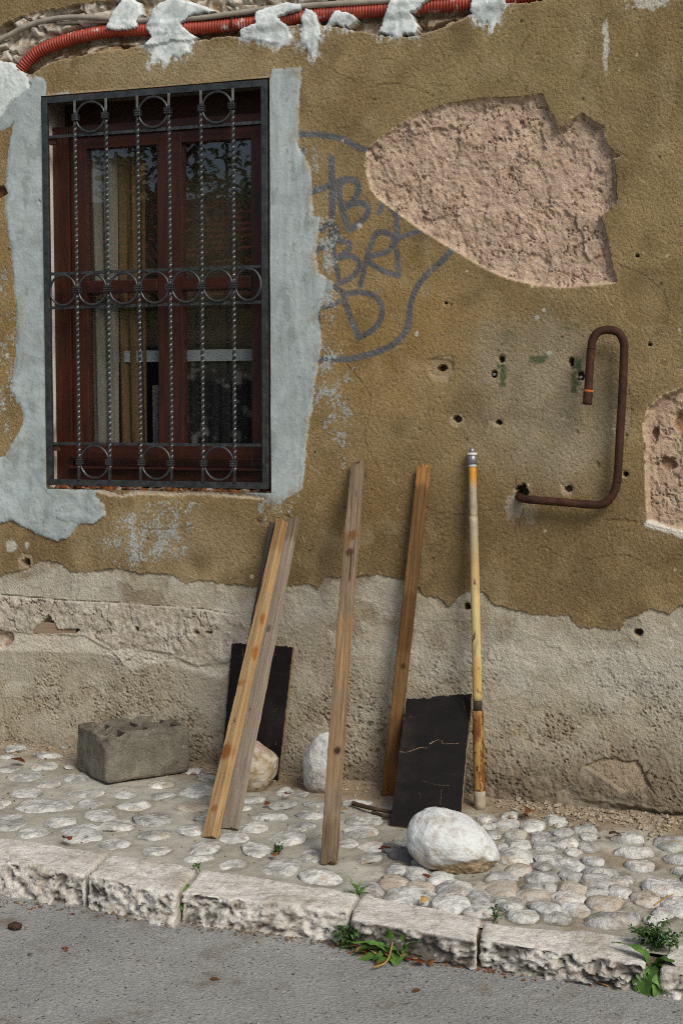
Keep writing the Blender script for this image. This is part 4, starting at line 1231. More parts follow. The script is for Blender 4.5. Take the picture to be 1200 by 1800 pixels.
# soil filling the joints behind and between the stones
jv = []
for xx in (-5.4, 5.4):
    yk = -1.362 - 0.045 * xx
    for yy, dzz in ((yk, -0.05), (yk, -0.3), (yk + 0.07, -0.3), (yk + 0.07, -0.004), (yk + 0.016, -0.010)):
        jv.append((xx, yy, float(pave_z(xx, yy)) + dzz))
py_mesh('joint_soil', jv, [(0, 1, 6, 5), (1, 2, 7, 6), (2, 3, 8, 7), (3, 4, 9, 8), (4, 0, 5, 9)], M['soil'], kerb)

VARS = []
def facet(P, seed):
    rr = np.random.RandomState(seed + 50)
    N = rr.normal(size=(13, 3)); N /= np.linalg.norm(N, axis=1)[:, None]
    dd = rr.uniform(0.80, 1.0, 13); dot = P @ N.T
    return np.minimum(1.0, np.min(np.where(dot > 0.05, dd[None, :] / np.maximum(dot, 0.05), 9), axis=1))
for k in range(9):
    bm = bmesh.new(); bmesh.ops.create_icosphere(bm, subdivisions=3, radius=1.0)
    P = np.array([v.co[:] for v in bm.verts])
    a = fbm3(P * 1.1 + k * 5, 3, k); b = fbm3(P * 3.0 + k * 3, 3, k + 20)
    sc_s = (1 + 0.24 * a + 0.16 * b) * facet(P, k)
    Q = P * sc_s[:, None]
    Q[:, 2] = np.where(Q[:, 2] > 0.62, 0.62 + (Q[:, 2] - 0.62) * 0.5, Q[:, 2]) + 0.06 * b
    for v, co in zip(bm.verts, Q): v.co = co
    me = bpy.data.meshes.new('cobble'); bm.to_mesh(me); bm.free()
    me.polygons.foreach_set('use_smooth', [True] * len(me.polygons))
    VARS.append(me)
COBM = {}
def cob_mesh(k, mk):
    if (k, mk) not in COBM:
        me = VARS[k].copy(); me.materials.append(M[mk]); COBM[(k, mk)] = me
    return COBM[(k, mk)]
for i, c in enumerate(COB):
    x, y, w, h = c[:4]; kd = c[4] if len(c) > 4 else ''
    g, wid, dep, pro = cob_geo(c)
    mk = {'p': 'cobble_pink', 'd': 'cobble_dark', 'b': 'cobble_pink'}.get(kd, 'cobble')
    o = bpy.data.objects.new('cobble', cob_mesh(i % 9, mk))
    o.location = (g[0], g[1], float(pz(np.array([g[0]]), np.array([g[1]]))[0]) - 0.62 * pro)
    hz = pro * 2.15
    o.scale = (wid * 0.60, dep * 0.60, hz)
    o.rotation_euler = (random.uniform(-.13, .13), random.uniform(-.13, .13), math.radians(YAW) + random.uniform(-0.5, 0.5))
    link(o, pave)

# ================================================================== WINDOW
def Wx(px, Y, py=500): return W(px, py, Y)[0]
YF = 0.085                                           # front of the timber frame
win_z0, win_z1 = 1.235, 2.790
m0 = M['frame_wood']
wx0, wx1 = OPEN_X0 + 0.004, OPEN_X1 - 0.004
wframe = empty('window')
wframe.parent = house
wframe['label'] = 'dark red varnished timber window with two casements'
for a_, b_ in ((wx0, -1.292), (-0.372, wx1)):
    box('frame_stile', a_, b_, YF, YF + 0.075, win_z0, win_z1, m0, wframe, 0.003)
for a_, b_ in ((2.742, win_z1), (win_z0, 1.300)):
    box('frame_rail', -1.2915, -0.3725, YF + 0.002, YF + 0.074, a_, b_, M['frame_wood_h'], wframe, 0.003)
box('drip_ledge', -1.30, -0.365, YF - 0.030, YF + 0.0015, 1.292, 1.304, M['frame_wood_h'], wframe, 0.003)
box('drip_ledge', -1.30, -0.365, YF - 0.018, YF + 0.0015, 1.338, 1.347, M['frame_wood_h'], wframe, 0.003)
GX_ = [(-1.291, -0.812), (-0.808, -0.373)]
panes = [(-1.213, -0.872), (-0.756, -0.436)]
for (c0, c1), (g0, g1) in zip(GX_, panes):
    yc0, yc1 = YF + 0.012, YF + 0.058
    for a_, b_ in ((c0, g0), (g1, c1)):
        box('casement_stile', a_, b_, yc0, yc1, 1.302, 2.7415, m0, wframe, 0.003)
    for a_, b_ in ((1.3021, 1.405), (2.690, 2.7414)):
        box('casement_rail', g0 - .001, g1 + .001, yc0 + .001, yc1 - .001, a_, b_, M['frame_wood_h'], wframe, 0.003)
    box('glazing_bar', g0 - .001, g1 + .001, yc0 - 0.006, yc1 - 0.004, 2.062, 2.118, M['frame_wood_h'], wframe, 0.006)
    for a, b in ((1.405, 2.062), (2.118, 2.690)):
        box('glass_pane', g0 - .002, g1 + .002, YF + 0.036, YF + 0.040, a - 0.002, b + 0.002, M['glass'], wframe)

box('shutter_box', OPEN_X0 + 0.002, OPEN_X1 - 0.002, 0.20, 0.235, 2.792, OPEN_Z1 - 0.001, M['frame_wood_h'], wframe)
# the room behind it
M['room'] = material('room_wall_paint', S(92, 84, 70), S(104, 96, 82), scale=4, rough=0.9)
M['curtain'] = material('pale_curtain', S(100, 97, 89), S(116, 112, 103), scale=20, stretch=(6, 6, 0.3), rough=0.9)
M['curtain_y'] = material('ochre_curtain', S(96, 78, 48), S(84, 68, 44), scale=20, stretch=(6, 6, 0.3), rough=0.9)
M['lace'] = material('dark_lace', S(20, 20, 21), S(30, 29, 30), scale=30, rough=0.9, layers=((S(88, 86, 84), 13, 0.56, 0.64),))
M['shelf'] = material('white_shelf', S(140, 146, 148), S(128, 134, 137), scale=10, rough=0.5)
rv = [(-2.6, 0.245, -0.2), (1.6, 0.245, -0.2), (1.6, 3.6, -0.2), (-2.6, 3.6, -0.2), (-2.6, 0.245, 3.4), (1.6, 0.245, 3.4), (1.6, 3.6, 3.4), (-2.6, 3.6, 3.4)]
room = py_mesh('room', rv, [(0, 1, 2, 3), (7, 6, 5, 4), (2, 6, 7, 3), (1, 5, 6, 2), (3, 7, 4, 0)], M['room'])
tag(room, 'dim room seen through the window panes', 'room', kind='structure')
def wavy(name, x0, x1, z0, z1, y, amp, wl, mat, label, cat, nx=70, seed=0):
    xs_ = np.linspace(x0, x1, nx); zs_ = np.linspace(z0, z1, 14)
    A, B = np.meshgrid(xs_, zs_)
    yy = y + amp * np.sin(A / wl * 6.283 + 0.6 * np.sin(B * 3 + seed)) + amp * 0.4 * np.sin(A / wl * 11.0 + B * 2)
    ii = np.arange(A.size).reshape(A.shape)
    q = np.stack([ii[:-1, :-1], ii[:-1, 1:], ii[1:, 1:], ii[1:, :-1]], -1).reshape(-1, 4)
    o = np_mesh(name, np.stack([A, yy, B], -1).reshape(-1, 3), q, mat)
    so = o.modifiers.new('cloth', 'SOLIDIFY'); so.thickness = 0.002
    return tag(o, label, cat)
yc = 0.162
rod = 2.75
wavy('curtain', Wx(140, yc), Wx(206, yc), 1.25, rod, yc, 0.012, 0.07, M['curtain'], 'pale grey curtain at the left edge of the window', 'curtain')
wavy('curtain', Wx(203, yc), Wx(252, yc), 1.25, rod, yc + 0.03, 0.010, 0.06, M['curtain_y'], 'ochre curtain next to the pale grey one in the window', 'curtain', 30, 2)
wavy('curtain', Wx(262, yc), Wx(292, yc), 1.25, 1.66, yc + 0.02, 0.010, 0.06, M['curtain'], 'short white curtain beside the middle post of the window', 'curtain', 30, 3)
p0, p1 = W(198, 617, 0.19), W(470, 632, 0.19)
sh = box('shelf_board', p0[0], p1[0] + 0.02, 0.19, 0.215, p1[2] - 0.004, p0[2], M['shelf'], None, 0.002)
tag(sh, 'white horizontal board behind the lower window panes', 'board')
wavy('lace_curtain', Wx(300, 0.25), Wx(480, 0.25), 1.25, p1[2] - 0.006, 0.203, 0.006, 0.05, M['lace'], 'dark patterned lace curtain hanging under the white board', 'curtain', 60, 5)
wavy('blind', Wx(200, 0.27), Wx(500, 0.27), p0[2] + 0.002, rod, 0.232, 0.001, 0.3, material('brown_blind', S(62, 54, 42), S(72, 63, 49), scale=6, rough=0.9), 'dull brown blind filling the upper window panes', 'blind', 20, 6)

# ================================================================== WINDOW GRILLE
gr = thing('window_grille', 'black wrought iron window grille with twisted bars and rings', 'grille', (-0.84, 0, 1.21))
FX0, FX1, FZ0, FZ1 = -1.366, -0.318, 1.221, 2.899
FB = 0.027
iron = M['iron']
def flat_bar(name, x0, x1, z0, z1):
    return box(name, x0, x1, -0.012, 0.006, z0, z1, iron, gr, 0.002)
flat_bar('frame_bar', FX0, FX0 + FB, FZ0, FZ1); flat_bar('frame_bar', FX1 - FB, FX1, FZ0, FZ1)
flat_bar('frame_bar', FX0 + FB, FX1 - FB, FZ1 - FB, FZ1); flat_bar('frame_bar', FX0 + FB, FX1 - FB, FZ0, FZ0 + FB)
BX = [Wx(p, -0.014) for p in (135, 189.5, 244, 299, 354.5, 410.5)]
def twisted(name, A, B, r, pitch, plain=0.05):
    A = np.array(A, float); B = np.array(B, float)
    L = np.linalg.norm(B - A); n = int(L / 0.0045)
    t = np.linspace(0, 1, n + 1)[:, None]
    P = A + (B - A) * t
    s_ = np.clip(t[:, 0] * L, plain, L - plain) - plain
    return tube(name, P, r, iron, gr, seg=4, twist=s_ / pitch * 2 * np.pi, square=True, smooth=False)
for x in BX:
    twisted('twisted_bar', (x, -0.012, FZ0 + FB - 0.002), (x, -0.012, FZ1 - FB + 0.002), 0.0074, 0.095)
zt_, zm1, zm2, zl = 2.742, 2.190, 2.044, 1.402
zt_ = W(275, 228)[2]; zm1 = W(275, 475)[2]; zm2 = W(275, 536)[2]; zl = W(275, 781)[2]
for z in (zt_, zm1, zm2, zl):
    P = np.array([(x, 0.001, z) for x in np.arange(FX0 + FB - 0.002, FX1 - FB + 0.003, 0.006)])
    tube('cross_bar', P, 0.0088 * (1 + 0.07 * np.sin(np.arange(len(P)) * 1.25) + 0.05 * RNG.normal(size=len(P))), iron, gr, seg=4, square=True, smooth=False)
def ring(xa, xb, z, h):
    cx = (xa + xb) / 2; rx = (xb - xa) / 2; a = np.linspace(0, 2 * np.pi, 41)
    P = np.stack([cx + rx * np.cos(a), np.full(41, -0.011), z + h * np.sin(a)], 1)
    return tube('ring', P, 0.0054, iron, gr, seg=8, cap=False)
def collar(x, z, dx=0.0, w=0.028):
    bx_ = []
    for k in (-1, 0, 1):
        bx_.append((x + dx - w / 2, x + dx + w / 2, -0.024, -0.0005, z + k * 0.0088 - 0.0038, z + k * 0.0088 + 0.0038))
    multi_box('collar', bx_, iron, gr, 0.0012)
ztr = zt_ + 0.085; zlr = zl - 0.073; zmr = (zm1 + zm2) / 2
ztr = (zt_ + FZ1 - FB) / 2 + 0.001; hr_t = (FZ1 - FB - zt_) / 2 - 0.008
zlr = (zl + FZ0 + FB) / 2; hr_l = (zl - FZ0 - FB) / 2 - 0.008
hr_m = (zm1 - zm2) / 2 - 0.008
for a in (0, 2, 4):
    ring(BX[a] + 0.006, BX[a + 1] - 0.006, ztr, hr_t); ring(BX[a] + 0.006, BX[a + 1] - 0.006, zlr, hr_l)
    for zz in (ztr, zlr):
        collar(BX[a], zz, 0.004); collar(BX[a + 1], zz, -0.004)
edges_x = [FX0 + FB - 0.004] + BX + [FX1 - FB + 0.004]
for a in range(7):
    ring(edges_x[a] + 0.007, edges_x[a + 1] - 0.007, zmr, hr_m)
for x in BX:
    collar(x, zmr, 0, 0.036)
for z in (zt_ - 0.02, zl - 0.02):
    box('anchor', FX0 + FB - 0.001, FX0 + FB + 0.030, 0.003, 0.022, z - 0.012, z + 0.014, M['rust'], gr, 0.004)

# ================================================================== CONDUITS
def wall_path(pts, dep):
    return [W(a, b, dep) for a, b in pts]
P, s_ = smooth_path(wall_path(RED, 0.022), 0.0028)
ph = s_ / 0.0128
R = 0.0245 + 0.0032 * np.clip(1.6 * np.sin(ph * 2 * np.pi), -1, 1)
o = tube('red_conduit', P, R, M['red_plastic'], None, seg=20)
tag(o, 'orange red corrugated conduit bending down at its left end', 'conduit')
P, s_ = smooth_path(wall_path(GREY1, 0.006), 0.01)
tag(tube('grey_conduit', P, 0.0115, M['grey_plastic'], None, seg=12), 'thick grey plastic conduit curving above the red one', 'conduit')
P, s_ = smooth_path(wall_path(GREY2, 0.016), 0.01)
tag(tube('grey_conduit', P, 0.0075, M['grey_plastic'], None, seg=10), 'thin grey cable between the thick grey and the red conduit', 'cable')
# rusty tie wire round the red conduit
c = W(411, 44, 0.022)
a = np.linspace(0, 2 * np.pi, 25)
tag(tube('tie_wire', np.stack([np.full(25, c[0]), c[1] + 0.031 * np.cos(a), c[2] + 0.036 * np.sin(a)], 1), 0.003, M['rust'], None, seg=6, cap=False), 'rusty wire loop tied round the red conduit', 'wire')

# ================================================================== RUSTY PIPE
rp = thing('rusty_pipe', 'bent rusty iron pipe with a hooked upper end sticking out of the wall', 'pipe', tuple(W(912, 872)))
YP = -0.055
path = [W(912, 873, 0.07), W(913, 874, 0.0), W(920, 877, -0.04), W(940, 879, YP), W(990, 883, YP), W(1040, 887, YP), W(1058, 886, YP), W(1072, 876, YP), W(1081, 858, YP),
        W(1085, 831, YP), W(1089, 760, YP), W(1093, 690, YP), W(1096, 620, YP), W(1095, 600, YP), W(1086, 585, YP - 0.006), W(1070, 580, YP - 0.012), W(1052, 583, YP - 0.018), W(1041, 597, YP - 0.022), W(1038, 616, YP - 0.024), W(1035, 655, YP - 0.03), W(1033, 690, YP - 0.034)]
P, s_ = smooth_path(path, 0.008)
tube('tube', P, 0.0160 + 0.0003 * np.sin(s_ * 90), M['rust'], rp, seg=20)
e0, e1 = W(1033.2, 688, YP - 0.0335), W(1031, 711, YP - 0.037)
n = 8; P = np.array([e0 + (e1 - e0) * t for t in np.linspace(0, 1, n)])
tube('end_sleeve', P, 0.0182, M['rust'], rp, seg=20)
P = np.array([e0 + (e1 - e0) * t for t in np.linspace(-0.10, 0.06, 4)])
tube('solder_ring', P, 0.0188, M['rust_bright'], rp, seg=20)
for c_ in (W(1085, 846, YP), W(1038.5, 612, YP - 0.024)):
    P = np.array([c_ + np.array([0, 0, t]) for t in np.linspace(-0.0025, 0.0025, 3)])
    tube('weld_seam', P, 0.0171, M['rust'], rp, seg=20)
# wall plugs left in two of the drill holes
for (a, b) in ((868, 658), (1020, 663)):
    p = W(a, b)
    P = np.array([p + np.array([0, t, 0]) for t in (0.03, 0.008, -0.002)])
    pl = tube('wall_plug', P, np.array([0.006, 0.006, 0.0055]), M['zinc'], None, seg=10)
    tag(pl, 'grey wall plug in a drill hole ' + ('left of the green paint marks' if a < 900 else 'behind the hook of the rusty pipe'), 'wall plug')

# ================================================================== LEANING TIMBER
def lean_frame(B, T, twist):
    B = np.array(B, float); T = np.array(T, float)
    zl = T - B; L = np.linalg.norm(zl); zl /= L
    xl = np.array([1.0, 0, 0]); xl -= zl * (xl @ zl); xl /= np.linalg.norm(xl)
    yl = np.cross(zl, xl)
    a = math.radians(twist)
    x2 = xl * math.cos(a) + yl * math.sin(a); y2 = np.cross(zl, x2)
    m = Matrix(((x2[0], y2[0], zl[0], B[0]), (x2[1], y2[1], zl[1], B[1]), (x2[2], y2[2], zl[2], B[2]), (0, 0, 0, 1)))
    return m, L

def board(name, B, T, w, t, twist, mat, label, cat='board', knots=(), jag_top=0.004, jag_bot=0.003, taper=0.0, bow=0.0, seed=0, tints=(), split=None):
    m, L = lean_frame(B, T, twist)
    r = min(w, t) * 0.10
    hw, ht = w / 2, t / 2
    per = []
    def seg_(a, b, n):
        for k in range(n): per.append(np.array(a) + (np.array(b) - np.array(a)) * k / n)
    seg_((-hw + r, -ht), (hw - r, -ht), 8); seg_((hw - r, -ht), (hw, -ht + r), 1)
    seg_((hw, -ht + r), (hw, ht - r), 4); seg_((hw, ht - r), (hw - r, ht), 1)
    seg_((hw - r, ht), (-hw + r, ht), 8); seg_((-hw + r, ht), (-hw, ht - r), 1)
    seg_((-hw, ht - r), (-hw, -ht + r), 4); seg_((-hw, -ht + r), (-hw + r, -ht), 1)
    per = np.array(per); k = len(per)
    n = int(L / 0.008)
    tt = np.linspace(0, 1, n + 1)
    Z_ = np.repeat(tt * L, k).reshape(n + 1, k)
    U_ = np.tile(per[:, 0], (n + 1, 1)); V_ = np.tile(per[:, 1], (n + 1, 1))
    U_ = U_ * (1 - taper * tt[:, None])
    e1_ = fbm(Z_ * 9 + seed * 5, U_ * 40 + V_ * 30, 3, seed); e2_ = fbm(Z_ * 40 + seed, U_ * 60, 2, seed + 3)
    U_ = U_ + 0.0016 * e1_ * np.sign(U_) + bow * np.sin(tt[:, None] * np.pi)
    V_ = V_ + 0.0012 * e1_ * np.sign(V_) + 0.0006 * e2_
    jt = fbm(U_ * 90 + 3, V_ * 60 + seed, 2, seed + 5); jb = fbm(U_ * 90 + 8, V_ * 60 - seed, 2, seed + 6)
    Z_[-1] += jag_top * (jt[-1] * 1.6); Z_[0] += jag_bot * np.abs(jb[0]) * 2
    for a in range(1, 4):
        Z_[-1 - a] = np.minimum(Z_[-1 - a], Z_[-1] - 0.001 * a); Z_[a] = np.maximum(Z_[a], Z_[0] + 0.001 * a)
    c = np.ones((n + 1, k, 3))
    for (f0, f1_, col) in tints:
        wgt = sstep(f0 - 0.02, f0 + 0.01, tt[:, None] + 0.02 * e1_) * sstep(f1_ + 0.02, f1_ - 0.01, tt[:, None] + 0.02 * e1_)
        c = lerp(c, np.array(col), wgt)
    for (f, uu, rad, col, sy) in knots:
        d = np.hypot((Z_ - f * L) / (rad * sy), (U_ - uu * hw) / rad)
        on = (V_ < 0.3 * ht)
        c = lerp(c, np.array(col), sstep(1.15, 0.55, d) * on)
        V_ = V_ - 0.002 * sstep(1.0, 0.5, d) * (V_ < -0.5 * ht)
    if split:
        f0, f1_, us = split
        on = sstep(f0, f0 + 0.015, tt[:, None]) * sstep(f1_, f1_ - 0.015, tt[:, None]) * sstep(hw * 0.16, hw * 0.03, np.abs(U_ - us * hw)) * (V_ < -0.5 * ht)
        V_ = V_ + on * t * 0.5; c = lerp(c, np.array([0.35, 0.3, 0.26]), on)
    V = np.stack([U_, V_, Z_], -1).reshape(-1, 3)
    i = np.arange(n)[:, None]; j = np.arange(k)[None, :]
    q = np.stack([i * k + j, i * k + (j + 1) % k, (i + 1) * k + (j + 1) % k, (i + 1) * k + j], -1).reshape(-1, 4)
    cb = len(V)
    V = np.vstack([V, [0, 0, Z_[0].mean() + 0.002], [0, 0, Z_[-1].mean() - 0.004]])
    tr = [(cb, (a + 1) % k, a) for a in range(k)] + [(cb + 1, n * k + a, n * k + (a + 1) % k) for a in range(k)]
    cols = np.vstack([c.reshape(-1, 3), [[1.2, 1.1, 1.0]], [[1.3, 1.15, 1.0]]])
    o = mesh_mixed(name, V, q, tr, mat, None, False, cols)
    o.matrix_world = m
    return tag(o, label, cat, 'boards leaning on the wall')

def top_at(px, py, off):
    p = W(px, py, 0.0)
    return W(px, py, -(wall_d(p[0], p[2]) + off))
KN = (0.42, 0.30, 0.22); KO = (0.82, 0.52, 0.28)
b3 = board('plank', G(396, 1400), top_at(486, 920, 0.022), 0.055, 0.022, 8, M['wood_black'], 'blackened plank mostly hidden behind the fresh pine lath', seed=4)
bB = board('plank', G(403, 1458), top_at(515, 914, 0.040), 0.072, 0.026, -14, M['wood_grey'], 'grey weathered plank leaning to the right of the fresh pine lath', jag_top=0.01, seed=2, taper=0.28,
           knots=((0.62, 0.1, 0.012, (0.55, 0.48, 0.42), 1.6), (0.36, -0.2, 0.006, (0.5, 0.36, 0.28), 1.2)), tints=((0.93, 1.05, (0.62, 0.56, 0.52)),))
bA = board('plank', G(369, 1474), top_at(496, 917, 0.062), 0.056, 0.036, -20, M['wood_new'], 'fresh orange pine lath leaning in front of the grey plank', jag_top=0.014, seed=1, taper=0.30,
           knots=((0.245, 0.0, 0.030, (0.62, 0.36, 0.18), 1.3), (0.08, 0.3, 0.016, (0.7, 0.5, 0.3), 1.0), (0.55, 0.95, 0.012, KO, 3.0), (0.455, 0.0, 0.026, (0.78, 0.62, 0.45), 0.6), (0.66, 0.9, 0.010, KO, 3.0)),
           tints=((0.90, 1.05, (0.80, 0.72, 0.64)),))
bC = board('plank', G(578, 1522), top_at(629, 814, 0.018), 0.056, 0.026, -6, M['wood_brown'], 'tall brown plank with two dark knots standing alone in the middle', jag_bot=0.016, seed=3, bow=-0.006,
           knots=((0.250, 0.25, 0.016, (0.18, 0.14, 0.10), 1.1), (0.745, -0.05, 0.020, (0.36, 0.26, 0.2), 1.1), (0.995, 0.2, 0.010, (0.3, 0.22, 0.2), 0.8), (0.79, 0.2, 0.022, (0.78, 0.56, 0.36), 1.2), (0.775, -0.8, 0.02, (0.8, 0.66, 0.5), 2.5)),
           tints=((0.60, 1.05, (0.98, 0.98, 1.04)), (0.40, 0.575, (1.22, 1.08, 0.90)), (0.0, 0.09, (0.72, 0.70, 0.70)), (0.18, 0.36, (1.08, 1.0, 0.9))), split=(0.66, 0.745, 0.12))
bD = board('plank', G(682, 1398), top_at(744, 824, 0.018), 0.054, 0.026, 10, M['wood_dark'], 'dark brown plank with a splintered pale top left of the yellow pole', jag_top=0.030, seed=6,
           knots=((0.40, 0.2, 0.010, (0.4, 0.3, 0.2), 1.5),), tints=((0.955, 1.2, (2.1, 1.85, 1.6)), (0.45, 0.62, (0.72, 0.68, 0.62)), (0.0, 0.10, (1.25, 0.95, 0.6)), (0.10, 0.24, (0.8, 0.72, 0.62))))
# pale broken tip of that plank
m, L = lean_frame(G(682, 1398), top_at(744, 824, 0.018), 10)
spl = []; spf = []
for (u0, u1, h) in ((-0.020, -0.010, 0.006), (-0.010, 0.000, 0.020), (0.000, 0.008, 0.010), (0.008, 0.020, 0.016)):
    v, f = box_vf(u0, u1 - 0.0005, -0.011, 0.006, L - 0.012, L + h)
    k = len(spl); spl += v; spf += [tuple(i + k for i in q) for q in f]
me = bpy.data.meshes.new('splinter'); me.from_pydata(spl, [], spf); me.update(); me.materials.append(M['straw'])
o = bpy.data.objects.new('splintered_end', me); link(o, bD)
# nail sticking out of the fresh lath
m, L = lean_frame(G(369, 1474), top_at(496, 917, 0.062), -20)
P = np.array([[0.012, -0.014, 0.335 * L], [0.014, -0.030, 0.332 * L], [0.026, -0.040, 0.336 * L]])
V, q, t = tube_np(P, 0.0018, 6)
nl = mesh_mixed('nail', V, q, t, M['rust'], None); nl.parent = bA

# ---- yellow pole
pl = thing('yellow_pole', 'worn yellow metal pole with a grey cap leaning against the wall', 'pole', tuple(G(843, 1420)))
Bp = np.array(G(843, 1422)); Tp = np.array(top_at(829, 790, 0.024))
m, L = lean_frame(Bp, Tp, 0)
def pole_piece(name, f0, f1_, r0, r1, mat, cols=None, seg=20):
    n = max(2, int((f1_ - f0) * L / 0.02))
    f = np.linspace(f0, f1_, n + 1)
    P = Bp + (Tp - Bp) * f[:, None]
    R = np.linspace(r0, r1, n + 1)
    V, q, t = tube_np(P, R, seg)
    c = None
    if cols is not None:
        c = cols(np.concatenate([np.repeat(f, seg), [f0, f1_]]), V)
    o = mesh_mixed(name, V, q, t, mat, pl, True, c)
    return o
def paint(f, V):
    nn = fbm3(V * np.array([20, 20, 5.0]), 3, 3)
    c = lerp(np.broadcast_to(S(190, 170, 118), V.shape), S(176, 146, 84), sstep(-0.3, 0.4, nn))
    c = lerp(c, S(158, 146, 122), sstep(0.62, 0.80, f) * sstep(-0.5, 0.2, nn + 0.2))
    return lerp(c, S(188, 130, 34), sstep(0.885, 0.925, f))
pole_piece('pole_base', 0.0, 0.050, 0.0235, 0.0230, M['cement_foot'])
pole_piece('sleeve', 0.044, 0.272, 0.0228, 0.0225, M['pole_sleeve'])
pole_piece('joint', 0.268, 0.305, 0.0178, 0.0178, M['pole_dark'])
pole_piece('lower_tube', 0.300, 0.812, 0.0186, 0.0180, M['pole_paint'], paint)
pole_piece('upper_tube', 0.806, 0.952, 0.0158, 0.0152, M['pole_paint'], paint)
pole_piece('tape', 0.950, 0.962, 0.0162, 0.0162, M['white_metal'])
pole_piece('cap', 0.958, 0.985, 0.0188, 0.0188, M['zinc'])
pole_piece('cap_rim', 0.983, 0.990, 0.0205, 0.0200, M['white_metal'])
pole_piece('plug', 0.989, 1.003, 0.0105, 0.0100, M['zinc'], seg=6)

# ---- black boards
def panel(name, corners, thick, label, seed, nu=40, nv=70):
    """corners TL, TR, BR, BL (3-D); front sheet with ragged edge + plywood core"""
    TL, TR_, BR, BL = [np.array(c, float) for c in corners]
    u = np.linspace(0, 1, nu); v = np.linspace(0, 1, nv)
    U, V = np.meshgrid(u, v)
    P = ((1 - U) * (1 - V))[..., None] * BL + (U * (1 - V))[..., None] * BR + (U * V)[..., None] * TR_ + ((1 - U) * V)[..., None] * TL
    ex = BR - BL; ex /= np.linalg.norm(ex); ey = (TL - BL); ey /= np.linalg.norm(ey)
    nrm = np.cross(ex, ey); nrm /= np.linalg.norm(nrm)          # towards the camera
    jt = 0.010 * fbm(U * 9 + seed, V * 0 + 3.3, 3, seed) + 0.004 * fbm(U * 30, V * 0 + 1, 2, seed + 1)
    P = P + ey * (jt * sstep(0.9, 1.0, V))[..., None] + ex * (0.003 * fbm(V * 16, U * 0 + seed, 3, seed + 2) * (np.abs(U - 0.5) * 2) ** 6)[..., None]
    ii = np.arange(U.size).reshape(U.shape)
    q = np.stack([ii[:-1, :-1], ii[:-1, 1:], ii[1:, 1:], ii[1:, :-1]], -1).reshape(-1, 4)
    th = thing(name, label, 'board', tuple((BL + BR) / 2))
    np_mesh('face', (P + nrm * 0.0012).reshape(-1, 3), q, M['phenolic'], th)
    back = P - nrm * thick
    rim = np.concatenate([ii[0, :], ii[1:, -1], ii[-1, -2::-1], ii[-2:0:-1, 0]])
    A = P.reshape(-1, 3)[rim] + nrm * 0.0009; B = back.reshape(-1, 3)[rim]
    n = len(rim); k = np.arange(n)
    qq = np.stack([k, k + n, (k + 1) % n + n, (k + 1) % n], 1)
    np_mesh('plywood_edge', np.vstack([A, B]), qq, M['ply_edge'], th, smooth=False)
    np_mesh('back', back.reshape(-1, 3), q[:, ::-1], M['phenolic'], th)
    return th, P, nrm
def ray_plane(px, py, p0, n):
    d = ray(px, py)
    return CAM + d * (((p0 - CAM) @ n) / (d @ n))
def fit_panel(bl, br, tmid_px, toff, tl, tr, up=0.004):
    BL = np.array(G(*bl)) + [0, 0, up]; BR = np.array(G(*br)) + [0, 0, up]
    T = np.array(top_at(*tmid_px, toff))
    n = np.cross(BR - BL, T - BL); n /= np.linalg.norm(n)
    return [ray_plane(*tl, BL, n), ray_plane(*tr, BL, n), BR, BL]
th2, P2, n2 = panel('black_board', fit_panel((685, 1453), (806, 1466), (772, 1224), 0.05, (714, 1230), (829, 1219)), 0.024, 'black coated plywood board cracked across, leaning beside the yellow pole', 3)
th1, P1, n1v = panel('black_board', fit_panel((388, 1362), (489, 1374), (465, 1134), 0.014, (408, 1130), (515, 1137)), 0.018, 'black board leaning behind the fresh pine lath and grey plank', 8)
# crack and scratches that bare the plywood under the black film
def scratch(pp, nrm, pts, w, parent, name='scratch'):
    V = []; Fs = []
    nv_, nu_ = pp.shape[:2]
    Q = []
    for (a, b) in pts:
        Q.append(pp[min(nv_ - 1, int(b * (nv_ - 1))), min(nu_ - 1, int(a * (nu_ - 1)))] + nrm * 0.0022)
    Q = np.array(Q)
    P, _ = smooth_path(Q, 0.004)
    T = np.gradient(P, axis=0); T /= np.linalg.norm(T, axis=1)[:, None]
    sd = np.cross(nrm, T); ww = w * (0.35 + 0.65 * np.abs(RNG.normal(size=len(P))))
    P = P + sd * (RNG.normal(size=len(P)) * w * 0.4)[:, None]
    V = np.vstack([P - sd * ww[:, None], P + sd * ww[:, None], P + nrm * 0.0008])
    n = len(P); k = np.arange(n - 1)
    q = np.vstack([np.stack([k, k + 1, k + 1 + 2 * n, k + 2 * n], 1), np.stack([k + 2 * n, k + 1 + 2 * n, k + 1 + n, k + n], 1)])
    return np_mesh(name, V, q, M['ply_edge'], parent, smooth=False)
scratch(P2, n2, [(0.02, 0.57), (0.15, 0.575), (0.30, 0.60), (0.42, 0.605)], 0.0013, th2, 'crack')
scratch(P2, n2, [(0.46, 0.63), (0.54, 0.66), (0.60, 0.66)], 0.0016, th2, 'crack')
scratch(P2, n2, [(0.64, 0.665), (0.66, 0.635), (0.76, 0.63), (0.88, 0.635)], 0.0010, th2, 'crack')
for pts in ([(0.36, 0.27), (0.42, 0.22)], [(0.86, 0.20), (0.94, 0.17)], [(0.70, 0.30), (0.70, 0.18)], [(0.40, 0.36), (0.62, 0.33), (0.8, 0.32)], [(0.35, 0.10), (0.62, 0.12)], [(0.88, 0.95), (0.93, 0.88)], [(0.08, 0.85), (0.14, 0.86), (0.2, 0.84)], [(0.45, 0.05), (0.46, 0.02)]):
    scratch(P2, n2, pts, 0.0005, th2)
